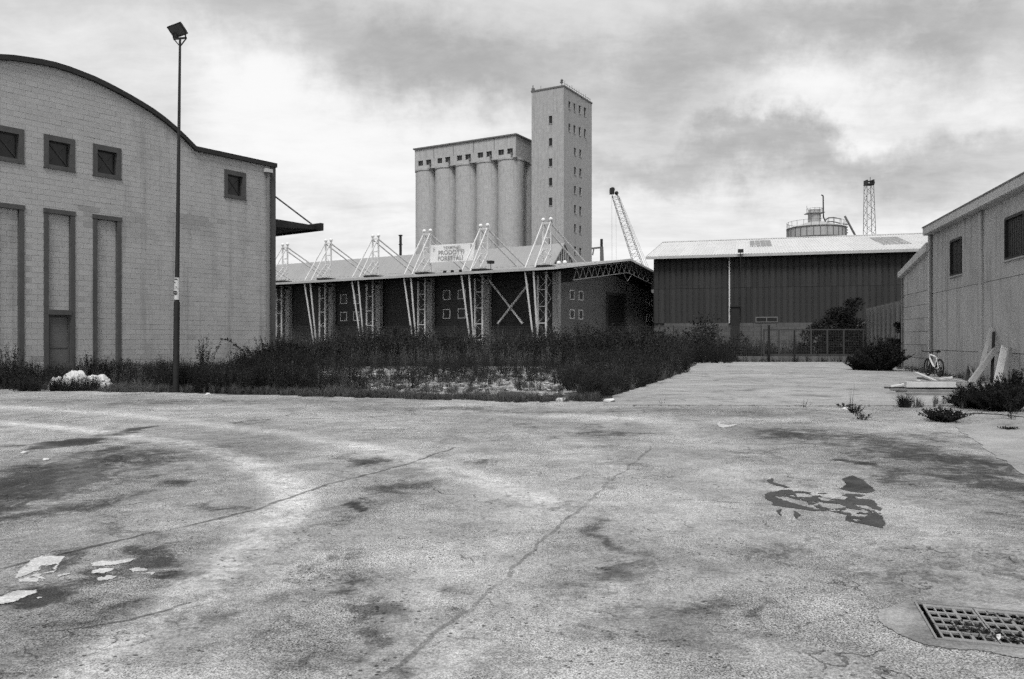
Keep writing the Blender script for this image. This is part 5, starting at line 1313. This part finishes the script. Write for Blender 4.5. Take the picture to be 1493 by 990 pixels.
bush('wall_bush', 'lower dark shoots spreading left of the lean-to bush', 'bush', 1256, 540, 1.1, .9, 110, 60, .11, .04, seed=13, spread=.9, up=.6)
bush('mounded_vine', 'dark mound of bramble at the right corner of the block warehouse', 'bush', 398, 540, 1.9, 1.5, 150, 70, .11, .045, seed=14, spread=.9, Y=31.5)
bush('tall_weed', 'tall bushy weed standing before the block wall right of the lamp post', 'weed', 297, 545, 1.9, .42, 22, 50, .10, .03, seed=15, Y=28.3, curve=.9)
bush('tall_weed', 'thin weed with a bent tip before the block wall left of the lamp post', 'weed', 234, 540, 1.55, .16, 4, 34, .10, .03, seed=16, Y=27.5)
br = thing('bramble_shoot', 'long bramble shoot arching right from the tall weed before the block wall', 'weed', (at(305, 28), 28.0, 0))
bp = [(0, 0, 0), (.2, 0, 1.1), (.45, -.02, 1.62), (.75, -.05, 1.58), (1.0, -.1, 1.35), (1.25, -.1, 1.15)]
MB().tube(bp, .012, 5, .005).build('stems', M_STEM, br)
Vs = []; g_ = np.random.default_rng(3)
for i in range(90):
    k = g_.uniform(1, 4.99); a, b = np.array(bp[int(k)]), np.array(bp[int(k) + 1]); p_ = a + (b - a) * (k % 1); ax = g_.normal(0, 1, 3); ax /= np.linalg.norm(ax); sd_ = np.cross(ax, g_.normal(0, 1, 3)); sd_ /= np.linalg.norm(sd_); L = g_.uniform(.06, .12)
    Vs.append(np.stack([p_, p_ + ax * L * .5 + sd_ * L * .25, p_ + ax * L, p_ + ax * L * .5 - sd_ * L * .25]))
Va = np.concatenate(Vs); np_mesh('foliage', Va, np.arange(len(Va)).reshape(-1, 4), M_LEAFD, br)
for (px, Y_, H, Rr, sd_, lab) in ((128, 27.2, 1.28, .5, 17, 'plumed weed bending right beside the block warehouse door'), (141, 27.3, 1.2, .55, 18, 'plumed weed standing behind the white plastic heap'), (168, 28.0, .95, .5, 19, 'plumed weed leaning by the right edge of the last tall recess'), (8, 25.6, 1.75, .6, 20, 'tall broad weed at the left edge before the block wall'), (22, 25.2, 1.1, .6, 28, 'low weed clump at the foot of the left-edge weed')):
    bush('plumed_weed', lab, 'weed', px, 0, H, Rr, 34, 44, .11, .022, seed=sd_, Y=Y_, up=.9)
# right foreground
bush('yard_bush', 'wide dark bush in front of the leaning planks at the right edge', 'bush', 1456, 598, .70, 1.0, 230, 90, .075, .022, seed=21, spread=.5, up=.8, curve=.2)
bush('yard_bush', 'feathery dark bush before the white leaning plank', 'bush', 1476, 590, .95, .55, 90, 70, .07, .028, seed=22, spread=.6, up=.7)
bush('yard_bush', 'dark bush left of the wide bush beside the plank pile', 'bush', 1412, 594, .42, .6, 120, 60, .06, .026, seed=23, spread=.8, up=.6)
bush('spreading_weed', 'low spreading weed on the slab edge in front of the yard bushes', 'weed', 1374, 614, .28, .52, 90, 44, .05, .026, seed=24, spread=.6, up=.3)
scatter('yard_weeds', P_MED + P_DRY, [(x, y, rng.uniform(.4, .8), rng.uniform(.3, .95)) for x, y in poly_pts([(12.2, 18.2), (15.8, 18.8), (15.4, 21.4), (12.6, 19.8), (12.0, 19.0)], 110)] + [(10.33 + .257 * y - rng.uniform(.1, .6), y, .35, rng.uniform(.15, .5)) for y in rng.uniform(22, 43, 60)], M_LEAFD)
scatter('yard_grass', P_TUFT, [(x, y, rng.uniform(.12, .3), rng.uniform(.12, .45)) for x, y in poly_pts([(8.8, 18.4), (15.8, 17.6), (15.6, 22), (12, 20.2), (10.2, 19.5)], 130)] + [(10.33 + .257 * y - rng.uniform(.05, .8), y, .25, rng.uniform(.1, .4)) for y in rng.uniform(20, 43, 90)], M_GRASS)
t_ = thing('grass_tuft', 'spiky grass tuft on the slab before the plank pile', 'grass tuft', G(1319, 594) + (0,))
Va, F_, _ = tuft(.44, .40, 190, .012, 25); np_mesh('blades', Va, F_, M_LEAFD, t_)
bush('crack_weed', 'small leafy weed in the slab joint left of the spiky tuft', 'weed', 1248, 602, .22, .25, 16, 26, .05, .02, seed=26)
bush('crack_weed', 'tiny weed in the tarmac before the slab joint', 'weed', 1256, 612, .16, .2, 12, 20, .045, .016, seed=27)
bush('crack_weed', 'flat weed sprig in the slab joint under the tall dry stalk', 'weed', 1232, 594, .12, .26, 12, 20, .045, .016, seed=29)
bush('dry_stalk', 'thin tall dry stalk growing from the slab joint', 'weed', 1241, 597, .62, .10, 5, 9, .04, .008, M_GRASS, 30)
bush('dry_stalk', 'low arching dry stalks at the slab edge, middle of the joint', 'weed', 1172, 594, .26, .22, 8, 4, .04, .006, M_GRASS, 31)
bush('dry_stalk', 'single bent dry stalk at the near left corner of the slab', 'weed', 967, 590, .22, .16, 4, 6, .05, .01, M_GRASS, 32)
bush('sapling', 'thin dark sapling with a bare stem at the right edge of the apron', 'sapling', 1476, 612, .62, .22, 7, 30, .06, .016, seed=33, curve=1.6)
tw = thing('fallen_branch', 'bare fallen branch lying along the apron before the yard bush', 'branch', G(1440, 610) + (0,))
m_ = MB(); m_.tube([(-.75, .1, .05), (-.2, .05, .10), (.25, -.02, .08), (.75, -.15, .03)], .014, 5, .008)
for i in range(9): a = -.6 + i * .15; m_.tube([(a, .05, .08), (a + .15, .02 + random.uniform(-.2, .2), random.uniform(.08, .3))], .006, 4, .002)
m_.build('wood', M_STEM, tw)
o = bush('crack_weed', 'flat rosette weed on the apron below the sapling', 'weed', 1469, 626, .05, .18, 12, 16, .05, .02, seed=34)

# ================================================================== LITTER, PLANKS, BICYCLE
# white plastic heap
def heap(name, label, x, y, sx, sy, sz, seed):
    n, m = 48, 22; g_ = np.random.default_rng(seed); vs = []; fs = []
    for j in range(m + 1):
        for i in range(n):
            a = 2 * math.pi * i / n; e = j / m * math.pi / 2
            rr = math.cos(e) ** .7; k = 1 + .30 * (float(fbm(np.array([math.cos(a) * 2.2 + 7 + seed]), np.array([math.sin(a) * 2.2 + e * 1.2]), seed)[0]) - .5) + .22 * (abs(float(fbm(np.array([math.cos(a) * 5 + 3]), np.array([math.sin(a) * 5 + e * 2.5]), seed + 9, 3)[0]) - .5) * 4 - .5) * math.cos(e) ** .5
            k2 = 1 + .5 * (float(fbm(np.array([math.cos(a) * rr * 2 + 3]), np.array([math.sin(a) * rr * 2 + seed]), seed + 4)[0]) - .5)
            vs.append((math.cos(a) * rr * sx * k, math.sin(a) * rr * sy * k, math.sin(e) * sz * k2))
    for j in range(m):
        for i in range(n): fs.append((j * n + i, j * n + (i + 1) % n, (j + 1) * n + (i + 1) % n, (j + 1) * n + i))
    o = MB().add(vs, fs).build(name, M_TARP, None, True); o.location = (x, y, -.02); tag(o, label, 'plastic sheet'); return o
heap('plastic_heap', 'crumpled white plastic heap among the weeds before the door, the biggest one', at(106, 25.0), 25.1, .42, .36, .62, 2)
heap('plastic_heap', 'low crumpled white plastic heap to the right of the biggest heap', at(140, 25.1), 25.2, .42, .32, .50, 3)
heap('plastic_heap', 'small crumpled white plastic heap to the left of the biggest heap', at(80, 25.2), 25.3, .22, .25, .42, 4)
for i, (px, py, s_, lab) in enumerate(((303, 576, .10, 'white stone at the tarmac edge below the lamp post'), (141, 569, .06, 'small white scrap on the tarmac edge below the plastic heap'), (165, 563, .06, 'small white scrap in the verge right of the plastic heap'), (819, 585, .16, 'crumpled white rag at the tarmac edge left of the slab'), (699, 581, .08, 'white scrap in the verge before the rubble ground'), (1026, 524, .5, 'white rag by the back weeds left of the gate'), (1158, 527.5, .3, 'white bag under the thin gate post'), (1234, 597.5, .10, 'white scrap at the slab joint beside the weed sprig'), (112, 556, .10, 'white scrap in the grass before the biggest plastic heap'), (888, 587, .16, 'pale broken concrete lump at the slab corner'), (36, 661, .05, 'small pale chip on the tarmac at far left'), (66, 671, .04, 'small pale chip on the tarmac, right of the far left one'), (645, 738, .0, ''), (1033, 519.5, .3, 'small white scrap right of the white rag'))):
    if not lab: continue
    x, y = G(px, py); g_ = random.Random(i); vs = [(g_.uniform(-1, 1) * s_, g_.uniform(-1, 1) * s_ * .7, g_.uniform(0, 1) * s_ * .6) for _ in range(14)]
    bm = bmesh.new(); [bm.verts.new(v_) for v_ in vs]; bm.verts.new((-s_, 0, 0)); bm.verts.new((s_, 0, 0)); bm.verts.new((0, s_ * .7, 0)); bm.verts.new((0, -s_ * .7, 0)); bmesh.ops.convex_hull(bm, input=bm.verts); me = bpy.data.meshes.new('scrap'); bm.to_mesh(me); bm.free(); me.materials.append(M_TARP)
    o = bpy.data.objects.new('white_scrap', me); COL.objects.link(o); o.location = (x, y, .03 if y > 19.2 and x > 2.4 and y < 56 else .004); tag(o, lab, 'litter')
x, y = G(744, 582)
o = MB().box(-.36, .36, -.14, .16, -.02, .20).build('concrete_lump', M_PLINTH); bm = bmesh.new(); bm.from_mesh(o.data); bmesh.ops.bevel(bm, geom=bm.edges[:], offset=.03, segments=2, affect='EDGES'); bm.to_mesh(o.data); bm.free()
o.location = (x, y, 0); o.rotation_euler = (0, 0, .05); tag(o, 'grey concrete block lying in the verge before the rubble ground', 'concrete block')

def plank(a, b, w_, th, m, label, group=None, up=(0, 0, 1)):
    a, b = Vector(a), Vector(b); o = MB().bar((0, 0, 0), b - a, w_, th, up).build('plank', m); o.location = a
    return tag(o, label, 'plank', group)
Fz = lambda px, Y: at(px, Y)
GP = 'planks piled on the slab'
pz = .03
plank((at(1321, 22.6), 22.6, pz + .03), (at(1408, 22.3), 22.3, pz + .03), .12, .06, M_PLANK2, 'thin grey plank at the bottom of the front of the pile', GP)
plank((at(1322, 22.75), 22.75, pz + .105), (at(1412, 22.5), 22.5, pz + .105), .14, .075, M_PLANK2, 'grey plank second from the ground in the front stack', GP)
plank((at(1323, 22.9), 22.9, pz + .17), (at(1405, 22.8), 22.8, pz + .17), .2, .045, M_SURR, 'dark spacer board under the broad white plank', GP)
plank((at(1320, 22.9), 22.9, pz + .275), (at(1392, 22.7), 22.7, pz + .285), .22, .155, M_PLANK, 'broad white beam on top of the front stack', GP)
plank((at(1392.5, 22.72), 22.7, pz + .27), (at(1418, 22.5), 22.6, pz + .25), .22, .14, M_PLANK2, 'short grey beam end right of the broad white beam', GP)
plank((at(1299, 24.9), 24.9, .13), (at(1342, 24.6), 24.6, .33), .32, .03, M_PLANK, 'white board sticking out left of the pile, dark edged', GP)
plank((at(1298, 24.6), 24.6, .10), (at(1330, 24.2), 24.2, .16), .24, .04, M_STEELD, 'black board under the white board at the left of the pile', GP)
plank((at(1340, 26.6), 26.8, .48), (at(1365, 25.6), 25.6, .26), .10, .05, M_PLANK, 'thin white batten slanting down from the top left of the pile', GP)
plank((at(1341, 25.6), 25.6, .26), (at(1364, 24.6), 24.6, .08), .12, .05, M_PLANK2, 'grey batten lying below the slanting white batten', GP)
plank((at(1342, 27), 27, .30), (at(1398, 26), 26, .16), .5, .05, M_SURR, 'wide dark grey board lying across the back of the pile', GP)
plank((at(1365, 26.2), 26.2, .30), (at(1412, 25.4), 25.4, .08), .22, .04, M_PLANK2, 'grey board running back towards the leaning planks', GP)
plank((at(1370, 27.2), 27.2, .26), (at(1389, 27.0), 27.0, .32), .25, .05, M_PLANK, 'short white offcut on the back of the pile', GP)
plank((at(1290, 25.6), 25.6, .055), (at(1340, 25.3), 25.4, .055), .16, .05, M_SURR, 'dark strip lying flat left of the pile', GP)
plank((at(1312, 27.8), 27.8, .055), (at(1342, 27.6), 27.6, .06), .12, .05, M_SURR, 'short dark strip lying flat behind the white board', GP)
plank((at(1346, 25.2), 25.2, .06), (at(1420, 24.0), 24.0, .30), .10, .04, M_SURR, 'dark batten running up across the middle of the pile', GP)
plank((at(1330, 24.2), 24.2, .33), (at(1384, 23.6), 23.6, .37), .14, .03, M_PLANK2, 'grey lath lying over the back edge of the broad white beam', GP)
plank((at(1352, 28.2), 28.2, .06), (at(1402, 27.2), 27.2, .12), .16, .05, M_PLANK2, 'grey plank lying flat in front of the bicycle', GP)
plank((at(1376, 24.4), 24.4, .42), (at(1422, 25.2), 25.2, .22), .12, .03, M_PLANK, 'thin pale lath on top of the pile pointing at the wall', GP)
plank((at(1306, 23.6), 23.6, .06), (at(1336, 23.3), 23.3, .08), .08, .04, M_SURR, 'thin dark lath on the slab at the left foot of the pile', GP)
GL = 'planks leaning on the precast wall'
def onwall(px, py): 
    q = (px - 746.5) / 1160; Y = 10.33 / (q - .257); return Vector((q * Y, Y, hz(py, Y)))
nrm = Vector((-.9686, .249, 0))
def lean_plank(b, tpx, tpy, w_, th, m, lab): 
    t_ = onwall(tpx, tpy) + nrm * (th * .7 + .06); plank(Vector(b), t_, w_, th, m, lab, GL, up=(-.25, -.97, 0))
lean_plank((at(1413, 27.2), 27.2, .06), 1457, 510, .17, .12, M_PLANK3, 'thick grey plank leaning low towards the right against the wall')
lean_plank((at(1424, 28.4), 28.4, .06), 1450, 478, .13, .05, M_PLANK3, 'narrow grey plank leaning steeply against the pilaster')
lean_plank((at(1456, 26.2), 26.2, .06), 1472, 508, .38, .05, M_PLANK, 'wide white board leaning on the wall at the right')
lean_plank((at(1462, 25.5), 25.5, .06), 1479, 508, .10, .10, M_PLANK2, 'narrow dark edged beam leaning right of the wide white board')
lean_plank((at(1408, 29.2), 29.2, .05), 1416, 538, .26, .03, M_SURR, 'small dark board propped upright left of the leaning planks')
lean_plank((at(1424, 28.9), 28.9, .05), 1417, 535, .05, .04, M_PLANK2, 'thin pale stick leaning left against the wall')
lean_plank((at(1446, 28.6), 28.6, .05), 1453, 484, .10, .04, M_STEELD, 'dark strip shaped as the shadow beside the narrow steep plank')  # dark strip added in place of the shadow beside the steep plank

# bicycle
ax0 = Vector((17.93, 33.35)); ax1 = Vector((18.02, 34.47))
hd2 = (ax1 - ax0).normalized()
bk_ = thing('bicycle', 'white framed mountain bicycle standing behind the plank pile by the wall', 'bicycle', (ax0.x, ax0.y, .028), math.atan2(hd2.y, hd2.x))
LN = (ax1 - ax0).length; WR = .355
def wheel(x):
    t_ = MB(); n = 36
    t_.tube([(math.cos(2 * math.pi * i / n) * WR, 0, math.sin(2 * math.pi * i / n) * WR) for i in range(n + 1)], .029, 8, cap=False)
    w_ = t_.build('wheel', M_RUBBER, bk_, True); w_.location = (x, 0, WR + .029)
    r_ = MB(); r_.tube([(math.cos(2 * math.pi * i / n) * (WR - .04), 0, math.sin(2 * math.pi * i / n) * (WR - .04)) for i in range(n + 1)], .014, 6, cap=False); r_.build('rim', M_STEELD, w_, True)
    s_ = MB()
    for i in range(14): a = 2 * math.pi * i / 14; s_.bar((0, .03 * (-1) ** i, 0), (math.cos(a) * (WR - .05), 0, math.sin(a) * (WR - .05)), .004)
    s_.tube([(0, -.05, 0), (0, .05, 0)], .025, 8); s_.tube([(0, -.06, 0), (0, -.055, 0)], .075, 14); s_.build('spokes', M_STEELD, w_)
wheel(0); wheel(LN)
za = WR + .029
f_ = MB(); bb = (.44, 0, .33); hdt = (LN - .22, 0, .93); hdb = (LN - .18, 0, .78); stt = (.27, 0, .86)
f_.tube([hdb, bb], .042, 10).tube([bb, stt], .026, 10).tube([hdt, (stt[0] + .01, 0, stt[2] - .03)], .030, 10).tube([hdt, hdb], .034, 10)
for s_ in (-.055, .055): f_.tube([(stt[0] + .01, s_ * .5, stt[2] - .05), (0, s_, za)], .014, 6).tube([bb, (0, s_, za)], .016, 6)
f_.build('frame', M_BIKEW, bk_, True)
f_ = MB()
for s_ in (-.06, .06): f_.tube([(hdb[0], s_, hdb[2] - .02), (LN, s_, za)], .022, 8)
f_.bar((hdb[0], -.06, hdb[2] - .01), (hdb[0], .06, hdb[2] - .01), .04); f_.build('fork', M_STEELD, bk_, True)
f_ = MB(); f_.tube([hdt, (hdt[0] - .01, 0, 1.02), (hdt[0] + .06, 0, 1.04)], .022, 8); f_.tube([(hdt[0] - .04, -.37, 1.09), (hdt[0] + .05, -.16, 1.05), (hdt[0] + .06, 0, 1.04), (hdt[0] + .05, .16, 1.05), (hdt[0] - .04, .37, 1.09)], .018, 8); hbo = f_.build('handlebar', M_STEELD, bk_, True)
f_ = MB()
for s_ in (-1, 1): f_.tube([(hdt[0] - .005, s_ * .27, 1.072), (hdt[0] - .045, s_ * .375, 1.091)], .024, 8)
f_.build('grip', M_RUBBER, hbo, True)
f_ = MB(); f_.tube([stt, (stt[0] - .05, 0, 1.02)], .016, 8); f_.build('seat_post', M_STEELD, bk_, True)
f_ = MB(); sp_ = [(-.16, .075), (-.10, .082), (.0, .055), (.08, .025), (.14, .018)]
vs = []
for zz_ in (1.02, 1.065):
    vs += [(.20 + a + .03, b, zz_ + (.02 if a < -.1 else 0)) for a, b in sp_] + [(.20 + a + .03, -b, zz_ + (.02 if a < -.1 else 0)) for a, b in sp_[::-1]]
n = 10; f_.add(vs, [tuple(range(n))[::-1], tuple(range(n, 2 * n))] + [(i, (i + 1) % n, (i + 1) % n + n, i + n) for i in range(n)]); f_.build('saddle', M_RUBBER, bk_)
f_ = MB(); f_.tube([(.44, -.05, .33), (.44, .08, .33)], .03, 8).tube([(.44, .055, .33), (.44, .06, .33)], .095, 18).bar((.44, .08, .33), (.52, .085, .19), .022).bar((.44, -.05, .33), (.36, -.07, .47), .022).box(.48, .56, .085, .17, .175, .2).box(.32, .40, -.16, -.07, .455, .48); f_.build('crankset', M_STEELD, bk_)
f_ = MB(); f_.bar((.12, .05, .30), (.05, .22, .01), .02); f_.build('kickstand', M_STEELD, bk_)
